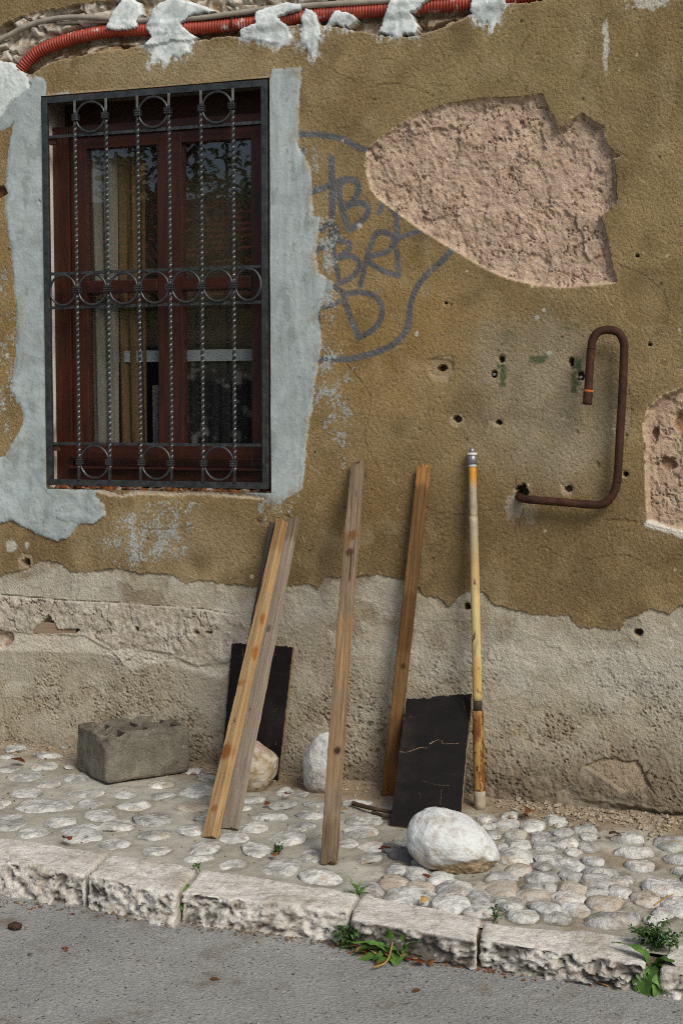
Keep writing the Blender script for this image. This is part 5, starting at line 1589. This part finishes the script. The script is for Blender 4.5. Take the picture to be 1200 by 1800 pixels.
for pts in ([(0.82, 0.52), (0.88, 0.55)], [(0.90, 0.30), (0.92, 0.27)], [(0.78, 0.27), (0.82, 0.20)], [(0.66, 0.96), (0.76, 0.94)], [(0.2, 0.98), (0.22, 0.9)]):
    scratch(P1, n1v, pts, 0.0006, th1)

# ================================================================== STONES AND BLOCK
def stone(name, centre, radii, rot, mat, label, colf, planes=0, noise=(0.10, 0.04), egg=0.0, seed=0, sub=5, cut=0.8):
    bm = bmesh.new(); bmesh.ops.create_icosphere(bm, subdivisions=sub, radius=1.0)
    P = np.array([v.co[:] for v in bm.verts])
    F_ = np.array([[v.index for v in f.verts] for f in bm.faces]); bm.free()
    r = np.ones(len(P))
    if planes:
        rr = np.random.RandomState(seed)
        N = rr.normal(size=(planes, 3)); N /= np.linalg.norm(N, axis=1)[:, None]
        dd = rr.uniform(cut, 1.0, planes)
        dot = P @ N.T
        r = np.minimum(1.0, np.min(np.where(dot > 0.05, dd[None, :] / np.maximum(dot, 0.05), 9), axis=1))
    r = r * (1 + noise[0] * fbm3(P * 1.3 + seed, 3, seed) + noise[1] * fbm3(P * 5 + seed, 4, seed + 3))
    Q = P * r[:, None]
    Q = Q * (1 - egg * Q[:, :1] * np.array([0, 1, 1]))
    c = colf(P, Q)
    if isinstance(c, tuple):
        c, Q = c
    Q = Q * np.array(radii)
    o = np_mesh(name, Q, F_, mat, None, cols=c)
    o.location = centre; o.rotation_euler = rot
    return tag(o, label, 'stone')

def white_col(P, Q):
    a = fbm3(P * 2.2, 4, 71); b = fbm3(P * 9, 3, 72)
    c = lerp(np.broadcast_to(S(206, 210, 208), P.shape), S(184, 182, 174), sstep(-0.1, 0.5, a + 0.5 * b))
    c = lerp(c, S(158, 146, 124), 0.6 * sstep(0.25, 0.6, b + 0.3 * a))
    brk = sstep(0.50, 0.66, P[:, 0] * 0.62 - P[:, 2] * 0.66 - P[:, 1] * 0.45 + 0.10 * a + 0.05 * b)
    c = lerp(c, lerp(np.broadcast_to(S(166, 142, 106), P.shape), S(126, 102, 72), sstep(-0.2, 0.4, b)), 0.9 * brk)
    Q = Q * (1 - brk * (0.10 + 0.08 * fbm3(P * 6, 3, 75)))[:, None]
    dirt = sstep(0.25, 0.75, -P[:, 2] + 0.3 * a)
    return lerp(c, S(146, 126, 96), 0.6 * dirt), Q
gb = G(800, 1530)
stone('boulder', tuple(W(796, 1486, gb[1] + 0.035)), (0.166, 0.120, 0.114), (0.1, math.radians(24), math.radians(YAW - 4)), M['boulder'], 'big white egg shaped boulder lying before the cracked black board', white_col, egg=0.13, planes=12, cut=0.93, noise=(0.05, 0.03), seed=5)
def tan_col(P, Q):
    a = fbm3(P * 2.0, 4, 81); b = fbm3(P * 8, 3, 82)
    c = lerp(np.broadcast_to(S(190, 180, 162), P.shape), S(160, 142, 112), sstep(-0.3, 0.35, a + 0.3 * b))
    c = lerp(c, S(122, 96, 66), 0.7 * sstep(0.15, 0.5, b + 0.2 * a))
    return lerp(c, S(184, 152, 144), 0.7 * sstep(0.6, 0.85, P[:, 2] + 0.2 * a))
gs = G(448, 1390)
stone('boulder', tuple(W(440, 1350, gs[1] + 0.03)), (0.125, 0.095, 0.120), (0.1, -0.1, 0.3), M['boulder'], 'angular tan stone half hidden behind the grey plank', tan_col, planes=16, cut=0.72, noise=(0.05, 0.04), seed=11)
def pale_col(P, Q):
    a = fbm3(P * 2.4, 4, 91); b = fbm3(P * 8, 3, 92)
    c = lerp(np.broadcast_to(S(196, 197, 194), P.shape), S(170, 166, 158), sstep(-0.2, 0.4, a + 0.4 * b))
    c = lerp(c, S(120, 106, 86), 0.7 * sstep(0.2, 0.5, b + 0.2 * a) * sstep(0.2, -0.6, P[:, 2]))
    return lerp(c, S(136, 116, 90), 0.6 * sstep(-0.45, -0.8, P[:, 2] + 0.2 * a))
gs = G(566, 1396)
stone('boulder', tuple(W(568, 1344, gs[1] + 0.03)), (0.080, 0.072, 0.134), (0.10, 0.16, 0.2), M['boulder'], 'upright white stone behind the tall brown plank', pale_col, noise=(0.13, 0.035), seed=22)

# hollow concrete block
A_, B_ = G(186, 1383), G(329, 1359)
ang = math.atan2(B_[1] - A_[1], B_[0] - A_[0])
bl_L, bl_D, bl_H = 0.392, 0.285, 0.200
xc_ = [0, 0.026, 0.114, 0.138, 0.232, 0.256, 0.362, bl_L]
yc_ = [0, 0.034, 0.124, 0.158, 0.250, bl_D]
hgt = np.full((7, 5), bl_H)
for a in range(7):
    for b in range(5):
        if b in (1, 3):
            hgt[a, b] = bl_H - 0.150 if a in (1, 3, 5) else bl_H - 0.010
bV, bF = [], []
def bq(*p):
    k = len(bV); bV.extend(p); bF.append((k, k + 1, k + 2, k + 3))
for a in range(7):
    for b in range(5):
        x0, x1, y0, y1, h = xc_[a], xc_[a + 1], yc_[b], yc_[b + 1], hgt[a, b]
        bq((x0, y0, h), (x1, y0, h), (x1, y1, h), (x0, y1, h))
        for (da, db, e) in ((1, 0, ((x1, y0), (x1, y1))), (-1, 0, ((x0, y1), (x0, y0))), (0, 1, ((x1, y1), (x0, y1))), (0, -1, ((x0, y0), (x1, y0)))):
            aa, bb = a + da, b + db
            h2 = hgt[aa, bb] if 0 <= aa < 7 and 0 <= bb < 5 else 0.0
            if h > h2:
                (p, q) = e
                bq((*p, h2), (*q, h2), (*q, h), (*p, h))
bq((0, 0, 0), (0, bl_D, 0), (bl_L, bl_D, 0), (bl_L, 0, 0))
me = bpy.data.meshes.new('concrete_block'); me.from_pydata(bV, [], bF); me.update()
bm = bmesh.new(); bm.from_mesh(me)
bmesh.ops.remove_doubles(bm, verts=bm.verts, dist=1e-5)
for _ in range(5):
    lg = [e for e in bm.edges if e.calc_length() > 0.014]
    if not lg: break
    bmesh.ops.subdivide_edges(bm, edges=lg, cuts=1, use_grid_fill=True)
P = np.array([v.co[:] for v in bm.verts])
# round off the outer corners, then roughen
q = np.clip(P, [0.02, 0.02, 0.016], [bl_L - 0.02, bl_D - 0.02, bl_H - 0.006])
dv = P - q; ln = np.linalg.norm(dv * np.array([1, 1, 1]), axis=1)[:, None] + 1e-9
lim = np.array([0.02])
P2_ = q + dv / ln * np.minimum(ln, lim)
P2_ = P2_ + 0.0035 * np.stack([fbm3(P * 30 + k * 9, 3, 95 + k) for k in range(3)], 1) + 0.004 * np.stack([fbm3(P * 7 + k * 9, 2, 98 + k) for k in range(3)], 1)
chip = sstep(0.05, 0.02, np.linalg.norm(P - np.array([0.075, 0.0, bl_H]), axis=1) + 0.01 * fbm3(P * 40, 2, 3))
P2_[:, 2] -= 0.030 * chip; P2_[:, 1] += 0.006 * chip
for cx_, cy_, rr_, dd_ in ((0.300, 0.0, 0.035, 0.026), (0.385, 0.01, 0.04, 0.02), (0.19, 0.012, 0.03, 0.010), (0.07, 0.14, 0.035, 0.03), (0.21, 0.14, 0.035, 0.032), (0.32, 0.145, 0.03, 0.028), (0.10, 0.27, 0.03, 0.02), (0.26, 0.27, 0.03, 0.022)):
    ch_ = sstep(rr_, rr_ * 0.35, np.linalg.norm((P - np.array([cx_, cy_, bl_H])) * np.array([1, 0.8, 0.7]), axis=1) + 0.008 * fbm3(P * 40, 2, 6))
    P2_[:, 2] -= dd_ * 0.55 * ch_
chip = sstep(0.06, 0.02, np.linalg.norm((P - np.array([0.0, 0.0, bl_H])) * np.array([1, 0.6, 1]), axis=1) + 0.01 * fbm3(P * 40, 2, 4))
P2_[:, 2] -= 0.018 * chip; P2_[:, 0] += 0.014 * chip
for v, co in zip(bm.verts, P2_): v.co = co
bmesh.ops.recalc_face_normals(bm, faces=bm.faces)
bm.to_mesh(me); bm.free()
me.polygons.foreach_set('use_smooth', [False] * len(me.polygons))
me.materials.append(M['concrete_block'])
o = bpy.data.objects.new('concrete_block', me); link(o)
o.location = (A_[0], A_[1], float(pave_z(A_[0], A_[1])) + 0.010)
o.rotation_euler = (0.0, math.radians(1.0), ang)
tag(o, 'grey hollow concrete block lying on the cobbles left of the planks', 'concrete block')

# ================================================================== LITTER AND WEEDS
def leaf_np(L, w, lobes=0, curl=0.3, fold=0.25, n=7, seed=0):
    r = np.random.RandomState(seed)
    t = np.linspace(0, 1, n)
    prof = np.sin(np.clip(t, 0, 1) ** 0.75 * np.pi) ** 0.8
    if lobes:
        prof = prof * (0.62 + 0.38 * np.abs(np.sin(t * np.pi * lobes)))
    prof[0] = 0.05; prof[-1] = 0.0
    z = curl * L * (t ** 2) * -1 + 0.12 * L * np.sin(t * np.pi)
    V = []
    for i in range(n):
        hw = prof[i] * w / 2
        V += [(t[i] * L, -hw, z[i] + fold * hw + 0.04 * L * r.normal()), (t[i] * L, 0, z[i]), (t[i] * L, hw, z[i] + fold * hw + 0.04 * L * r.normal())]
    Fq = []
    for i in range(n - 1):
        a = i * 3
        Fq += [(a, a + 3, a + 4, a + 1), (a + 1, a + 4, a + 5, a + 2)]
    return np.array(V), np.array(Fq)

def place(V, base, az, el, roll=0.0):
    m = Euler((roll, 0, 0)).to_matrix()
    m = (Euler((0, -el, az), 'XYZ').to_matrix()) @ m
    return V @ np.array(m).T + np.array(base)

def ground_at(x, y):
    if y < -1.385:
        return float(road_z(x, y)) + 0.004
    if y < -1.10:
        return float(pave_z(x, y)) + 0.015
    return float(pz(np.array([x]), np.array([y]))[0])

def dry_leaf(px, py, size, mat, label, on='pave', seed=0, group=None, lobes=3, lift=0.004):
    g = RD(px, py) if on == 'road' else G(px, py, 0.012)
    V, Fq = leaf_np(size, size * 0.75, lobes, curl=random.uniform(-0.35, 0.2), fold=random.uniform(0.3, 0.9), n=8, seed=seed)
    V = place((V - np.array([size / 2, 0, 0])) * np.array([1, 1, 0.6]), (g[0], g[1], g[2] + lift + size * 0.06), random.uniform(0, 6.28), random.uniform(-0.15, 0.15), random.uniform(-0.3, 0.3))
    o = np_mesh('fallen_leaf', V, Fq, M[mat])
    if 'flattened' in label or 'scrap' in label:
        o.location.z = g[2] * 0.75 + 0.001; o.scale.z = 0.25
    so = o.modifiers.new('thick', 'SOLIDIFY'); so.thickness = 0.0006
    return tag(o, label, 'leaf', group)
dry_leaf(32, 1342, 0.062, 'leaf_red', 'curled brown leaf on the cobbles left of the concrete block', seed=1)
dry_leaf(117, 1482, 0.055, 'leaf_red', 'dry brown leaf on the inner edge of the left kerb stone', seed=2, lift=0.012)
dry_leaf(676, 1505, 0.050, 'leaf_red', 'red leaf between the cobbles left of the white boulder', seed=3, lift=0.02)
dry_leaf(929, 1437, 0.070, 'leaf_dry', 'large orange brown leaf on the cobbles right of the yellow pole', seed=4, lift=0.02)
dry_leaf(483, 1507, 0.045, 'leaf_dry', 'brown leaf under the small weed in the middle of the pavement', seed=5)
dry_leaf(722, 1490, 0.045, 'leaf_red', 'brown leaf tucked against the left side of the boulder', seed=6, lift=0.015)
dry_leaf(748, 1548, 0.040, 'leaf_red', 'small brown leaf under the boulder', seed=7, lift=0.01)
dry_leaf(606, 1426, 0.030, 'leaf_tan', 'small yellow leaf to the right of the tall brown plank', seed=8)
dry_leaf(506, 1404, 0.045, 'leaf_red', 'dark brown leaf between the stone and the tall plank', seed=9, lift=0.012)
dry_leaf(745, 1592, 0.045, 'leaf_tan', 'tan leaf on the kerb end below the boulder', seed=10, lift=0.016)
dry_leaf(470, 1416, 0.030, 'leaf_red', 'small brown leaf right of the grey plank foot', seed=12)
dry_leaf(127, 1608, 0.022, 'leaf_dry', 'small orange leaf scrap on the asphalt by the first kerb stone', 'road', seed=13)
dry_leaf(1080, 1470, 0.05, 'twig', 'dark withered leaf near the right foot of the wall', seed=14)
gut = [(600, 1668), (622, 1676), (640, 1680), (655, 1684), (668, 1676), (680, 1688), (695, 1680), (705, 1690), (716, 1694), (728, 1690), (738, 1684), (750, 1692), (760, 1696), (668, 1694), (645, 1672), (690, 1670), (712, 1678), (735, 1698)]
for k, (a, b) in enumerate(gut):
    dry_leaf(a + random.uniform(-3, 3), b + random.uniform(-3, 3), random.uniform(0.025, 0.05), random.choice(['leaf_dry', 'leaf_dry', 'leaf_tan', 'leaf_red']),
             'dry fallen leaf in the gutter litter below the weeds', 'road', seed=30 + k, group='dry leaves in the gutter', lift=random.uniform(0.002, 0.018))
# dry brown lump on the asphalt
def brown_col(P, Q):
    a = fbm3(P * 4, 3, 61)
    return lerp(np.broadcast_to(S(70, 54, 40), P.shape), S(46, 36, 28), sstep(-0.2, 0.3, a))
g = RD(27, 1634)
o = stone('dry_lump', (g[0], g[1], g[2] + 0.011), (0.022, 0.016, 0.014), (0, 0, 0.4), M['boulder'], 'small brown dried lump on the asphalt at the left edge', brown_col, noise=(0.25, 0.15), seed=41, sub=3)
o['category'] = 'lump'
# small crushed stains and chips on the asphalt
for k, (a, b, sz) in enumerate([(378, 1722, 0.032), (115, 1668, 0.032), (730, 1742, 0.032), (52, 1598, 0.035)]):
    dry_leaf(a, b, sz, 'leaf_dry', ['flattened dark leaf on the asphalt in the middle', 'flattened leaf on the asphalt below the second kerb stone', 'flattened dark leaf on the asphalt below the gutter weeds', 'dark leaf scrap on the asphalt below the left kerb stone'][k], 'road', seed=70 + k, lift=0.0)

# sticks
def stick(pts, r, mat, label):
    P, _ = smooth_path(pts, 0.006)
    o = tube('stick', P, r * (1 - 0.3 * np.linspace(0, 1, len(P))), M[mat], None, seg=7)
    return tag(o, label, 'stick')
stick([G(620, 1412, 0.018), G(650, 1420, 0.022), G(690, 1428, 0.02)], 0.010, 'twig', 'dark broken stick lying left of the cracked black board')
stick([G(655, 1428, 0.01), G(675, 1434, 0.014), G(692, 1436, 0.014)], 0.008, 'twig', 'short dark stick at the foot of the cracked black board')
stick([RD(1015, 1727) + [0, 0, .008], RD(1040, 1729) + [0, 0, .01], RD(1068, 1738) + [0, 0, .008]], 0.004, 'straw', 'pale straw stalk in the gutter below the right kerb stone')
stick([G(1148, 1592, 0.03), G(1165, 1580, 0.05), G(1182, 1572, 0.06)], 0.003, 'straw', 'thin dry stalk on the stones at the right edge')
stick([RD(655, 1708) + [0, 0, .012], RD(680, 1700) + [0, 0, .02], RD(692, 1680) + [0, 0, .06]], 0.003, 'straw', 'pale dry stalk among the gutter weeds')

# grit: crumbs along the wall foot, in the gutter and on the asphalt
OCT_V = np.array([[1, 0, 0], [-1, 0, 0], [0, 1, 0], [0, -1, 0], [0, 0, 1], [0, 0, -1.0]])
OCT_F = np.array([[0, 2, 4], [2, 1, 4], [1, 3, 4], [3, 0, 4], [2, 0, 5], [1, 2, 5], [3, 1, 5], [0, 3, 5]])
def grit(name, n, sampler, smin, smax, mat, label, cat):
    V = []; Fs = []
    for k in range(n):
        x, y = sampler()
        s = smin + (smax - smin) * random.random() ** 3
        R_ = np.array(Euler((random.uniform(0, 6), random.uniform(0, 6), random.uniform(0, 6))).to_matrix())
        v = (OCT_V * RNG.uniform(0.6, 1.2, (6, 3)) * s) @ R_.T * np.array([1, 1, 0.75])
        V.append(v + np.array([x, y, ground_at(x, y) + s * 0.3])); Fs.append(OCT_F + 6 * k)
    o = np_mesh(name, np.vstack(V), np.vstack(Fs), mat, smooth=False)
    return tag(o, label, cat, kind='stuff')
grit('wall_foot_grit', 2600, lambda: (random.uniform(-1.8, 1.8), -abs(random.gauss(0.02, 0.06)) - 0.02), 0.002, 0.012, M['gravel'], 'crumbs of plaster and grit along the foot of the wall', 'grit')
grit('wall_foot_rubble', 700, lambda: (random.uniform(0.75, 1.7), -abs(random.gauss(0.05, 0.10)) - 0.02), 0.003, 0.020, M['gravel'], 'loose rubble and dirt at the right foot of the wall', 'rubble')
grit('pavement_dirt', 900, lambda: (random.uniform(-1.4, 1.7), random.uniform(-1.08, -0.05)), 0.0015, 0.006, M['soil'], 'specks of soil scattered over the cobbled pavement', 'dirt')
grit('gutter_dirt', 1100, lambda: (random.uniform(-1.3, 1.8), -1.405 - abs(random.gauss(0, 0.03))), 0.0015, 0.009, M['soil'], 'soil and crumbs lying in the gutter along the kerb', 'dirt')
grit('gutter_litter', 1000, lambda: (random.gauss(0.82, 0.18), -1.41 - abs(random.gauss(0, 0.03))), 0.002, 0.008, M['leaf_dry'], 'crumbled orange leaf litter in the gutter under the weeds', 'leaf litter')
grit('asphalt_chips', 500, lambda: (random.uniform(-1.0, 1.9), random.uniform(-2.5, -1.42)), 0.0012, 0.005, M['gravel'], 'pale stone chips scattered over the asphalt', 'grit')

def weed(name, base, leaves, label, mat='leaf_green', stems=()):
    th = thing(name, label, 'weed', tuple(base))
    for k, (az, el, L, w, lobes, curl) in enumerate(leaves):
        L *= 1.05; w *= 1.6
        V, Fq = leaf_np(L, w, lobes, curl, 0.3, 9, seed=k + int(abs(base[0]) * 100))
        np_mesh('leaf', place(V, base, az, el, random.uniform(-0.4, 0.4)), Fq, M[mat], th)
    for P in stems:
        P, _ = smooth_path([np.array(base) + np.array(p) for p in P], 0.01)
        tube('stem', P, 0.0014, M[mat], th, seg=5)
    return th
def bush(name, base, rad, n, lsize, label, mat='leaf_dark', lean=(0, 0, 0), nst=7):
    th = thing(name, label, 'weed', tuple(base))
    Vs, Fs, k = [], [], 0
    b = np.array(base)
    paths = []
    for s_i in range(nst):
        aa = RNG.uniform(0, 6.28); rr = RNG.rand() ** 0.5
        tip = b + np.array([math.cos(aa) * rr * rad[0] * 1.15, math.sin(aa) * rr * rad[1] * 1.1, rad[2] * RNG.uniform(0.5, 1.9) * (1.25 - 0.6 * rr)]) + np.array(lean)
        P, _ = smooth_path([b, (b + tip) / 2 + np.array([0, 0, 0.012]), tip], 0.006)
        tube('stem', P, 0.0011, M[mat], th, seg=4)
        paths.append(P)
    for i in range(n):
        P = paths[RNG.randint(len(paths))]
        c = P[int(len(P) * (0.15 + 0.85 * RNG.rand() ** 0.7)) - 1] + RNG.normal(size=3) * lsize * 0.32
        L = lsize * RNG.uniform(0.45, 1.25)
        V, Fq = leaf_np(L, L * 0.5, 0, 0.2, 0.3, 4, seed=i)
        V = place(V, c, RNG.uniform(0, 6.28), RNG.uniform(-0.4, 1.1), RNG.uniform(-0.6, 0.6))
        Vs.append(V); Fs.append(Fq + k); k += len(V)
    o = np_mesh('foliage', np.vstack(Vs), np.vstack(Fs), M[mat], th)
    o['kind'] = 'stuff'
    return th
R_ = math.radians
bush('small_weed', G(487, 1502, 0.0), (0.020, 0.016, 0.022), 90, 0.016, 'small bushy green weed on the pavement left of the tall plank')
bush('small_weed', G(352, 1533, 0.01), (0.024, 0.016, 0.016), 40, 0.013, 'tiny pale sprig growing behind the joint of two kerb stones', 'leaf_green', nst=4)
bj = G(333, 1560, 0.0)
weed('joint_weed', (bj[0], bj[1] - 0.03, bj[2] - 0.03), [(R_(200), 0.1, 0.07, 0.026, 0, 0.4), (R_(20), 0.5, 0.06, 0.020, 0, 0.3), (R_(100), 1.1, 0.05, 0.024, 0, 0.2), (R_(-60), -0.6, 0.05, 0.03, 0, 0.3), (R_(-120), -0.4, 0.05, 0.02, 0, 0.4)], 'leafy green weed in the joint between the second and third kerb stones')
tb = G(628, 1577, 0.0)
weed('grass_tuft', tb, [(R_(a), R_(e), l, 0.006, 0, 0.3) for a, e, l in ((150, 70, 0.07), (130, 50, 0.06), (20, 55, 0.06), (-20, 40, 0.05), (90, 80, 0.05), (200, 35, 0.05), (60, 40, 0.05), (-60, 50, 0.045))], 'little grass tuft in the joint behind the black stained kerb stone')
bw = RD(612, 1668)
bush('gutter_weed', (bw[0], min(bw[1], -1.43), bw[2]), (0.062, 0.030, 0.040), 170, 0.022, 'dense small leaved weed in the gutter at the kerb joint', lean=(0.01, -0.008, 0.006), nst=14)
bw = RD(690, 1674)
weed('gutter_dandelion', (bw[0], min(bw[1], -1.455), bw[2] + 0.004), [(R_(-80), R_(86), 0.085, 0.030, 3, 0.05), (R_(195), R_(15), 0.11, 0.045, 2, 0.3), (R_(215), R_(-2), 0.10, 0.03, 3, 0.1), (R_(188), R_(42), 0.10, 0.02, 4, 0.6), (R_(-40), R_(10), 0.06, 0.03, 2, 0.3),
      (R_(-95), R_(5), 0.07, 0.035, 0, 0.2), (R_(250), R_(20), 0.07, 0.02, 3, 0.3)], 'broad leaved dandelion in the gutter left of the tall leafed one')
bw = RD(716, 1674)
weed('gutter_dandelion', (bw[0], min(bw[1], -1.455), bw[2] + 0.004), [(R_(-60), R_(84), 0.08, 0.024, 3, 0.05), (R_(-8), R_(68), 0.095, 0.020, 3, 0.1), (R_(-14), R_(52), 0.09, 0.022, 2, 0.1), (R_(-100), R_(15), 0.06, 0.04, 0, 0.4), (R_(190), R_(50), 0.06, 0.02, 2, 0.4), (R_(0), R_(20), 0.07, 0.02, 2, 0.3)],
     'tall leafed dandelion in the gutter against the black stained kerb stone')
bush('small_weed', G(869, 1618, 0.01), (0.020, 0.016, 0.036), 60, 0.013, 'thin upright sprig behind the end of the long right kerb stone', 'leaf_dark', nst=6)
bw = G(1152, 1672, 0.0)
bush('kerb_weed', (bw[0], bw[1], bw[2] + 0.005), (0.080, 0.055, 0.044), 420, 0.020, 'dense bushy weed growing on the right kerb joint', lean=(0.005, 0.01, 0.012), nst=26)
weed('kerb_dandelion', (bw[0], -1.425, bw[2] - 0.004), [(R_(165), R_(35), 0.12, 0.026, 3, 0.3), (R_(-110), R_(-35), 0.10, 0.06, 2, 0.4), (R_(-95), R_(-65), 0.10, 0.06, 2, 0.1), (R_(-40), R_(-30), 0.09, 0.05, 3, 0.3), (R_(0), R_(12), 0.09, 0.05, 2, 0.3), (R_(-70), R_(-70), 0.09, 0.05, 2, 0.0),
      (R_(-50), R_(-60), 0.12, 0.05, 2, 0.1), (R_(-20), R_(-10), 0.07, 0.045, 2, 0.2)], 'broad lobed leaves hanging over the right kerb joint')
bush('small_weed', RD(830, 1690), (0.015, 0.012, 0.012), 24, 0.012, 'speck of green weed in the gutter at the right kerb gap', 'leaf_green', nst=3)

# ================================================================== ACROSS THE STREET (only met as a reflection in the window panes)
M['far_wall'] = material('pale_yellow_house_paint', S(190, 172, 128), S(176, 158, 116), scale=2, rough=0.9)
M['roof_tile'] = material('orange_roof_tile', S(176, 98, 62), S(148, 80, 52), scale=5, rough=0.85, rand=0.1)
M['shutter'] = material('dark_window', S(60, 62, 62), S(74, 76, 74), scale=4, rough=0.3)
hs = thing('far_house', 'low house with an orange tiled roof across the street mirrored in the window', 'house', (-7.5, -15.0, -0.3))
box('wall', -11.5, -3.6, -17.2, -13.2, -0.4, 3.3, M['far_wall'], hs)
rv, rf = [], []
NR = 16
for sgn, y0, y1 in ((1, -12.9, -15.2), (-1, -17.5, -15.2)):
    for k in range(NR):
        t0, t1 = k / NR, (k + 1) / NR + 0.015
        ya, yb = y0 + (y1 - y0) * t0, y0 + (y1 - y0) * t1
        za, zb2 = 3.15 + 1.75 * t0 + 0.05, 3.15 + 1.75 * t1
        i = len(rv)
        rv += [(-11.8, ya, za), (-3.3, ya, za), (-3.3, yb, zb2), (-11.8, yb, zb2), (-11.8, ya, za - 0.06), (-3.3, ya, za - 0.06)]
        rf += [(i, i + 1, i + 2, i + 3), (i + 4, i + 5, i + 1, i)]
py_mesh('roof', rv, rf, M['roof_tile'], hs)
for x in (-10.4, -8.2, -5.2):
    box('window', x, x + 0.9, -13.20, -13.15, 1.1, 2.5, M['shutter'], hs)
box('door', -6.9, -5.9, -13.20, -13.14, -0.35, 2.0, M['frame_wood'], hs)
box('chimney', -9.2, -8.7, -15.4, -14.9, 4.3, 5.6, M['far_wall'], hs)
tr = thing('street_tree', 'leafy dark tree across the street mirrored in the window', 'tree', (-5.3, -9.3, -0.3))
P, _ = smooth_path([(-5.3, -9.3, -0.4), (-5.25, -9.3, 1.4), (-5.35, -9.35, 3.0), (-5.2, -9.3, 4.6), (-5.25, -9.3, 6.0)], 0.2)
tube('trunk', P, np.linspace(0.16, 0.03, len(P)), M['twig'], tr, seg=10)
Vs, Fs, k = [], [], 0
rt = np.random.RandomState(3)
for b in range(26):
    z0 = rt.uniform(2.4, 5.2); az = rt.uniform(0, 6.28); ln = rt.uniform(0.9, 1.9) * (1.2 - 0.12 * abs(z0 - 4))
    tip = np.array([-5.25 + math.cos(az) * ln, -9.3 + math.sin(az) * ln, z0 + rt.uniform(0.1, 0.8)])
    P, _ = smooth_path([(-5.28, -9.32, z0), (np.array([-5.28, -9.32, z0]) + tip) / 2 + np.array([0, 0, .12]), tip], 0.15)
    tube('limb', P, np.linspace(0.035, 0.008, len(P)), M['twig'], tr, seg=6)
    for q_ in range(130):
        c = P[rt.randint(len(P) // 3, len(P))] + rt.normal(size=3) * 0.28
        L = rt.uniform(0.06, 0.13)
        V, Fq = leaf_np(L, L * 0.55, 0, 0.2, 0.2, 4, seed=q_)
        V = place(V, c, rt.uniform(0, 6.28), rt.uniform(-1, 1), rt.uniform(-1, 1))
        Vs.append(V); Fs.append(Fq + k); k += len(V)
cr = np_mesh('crown', np.vstack(Vs), np.vstack(Fs), M['leaf_dark'], tr)
cr['kind'] = 'stuff'
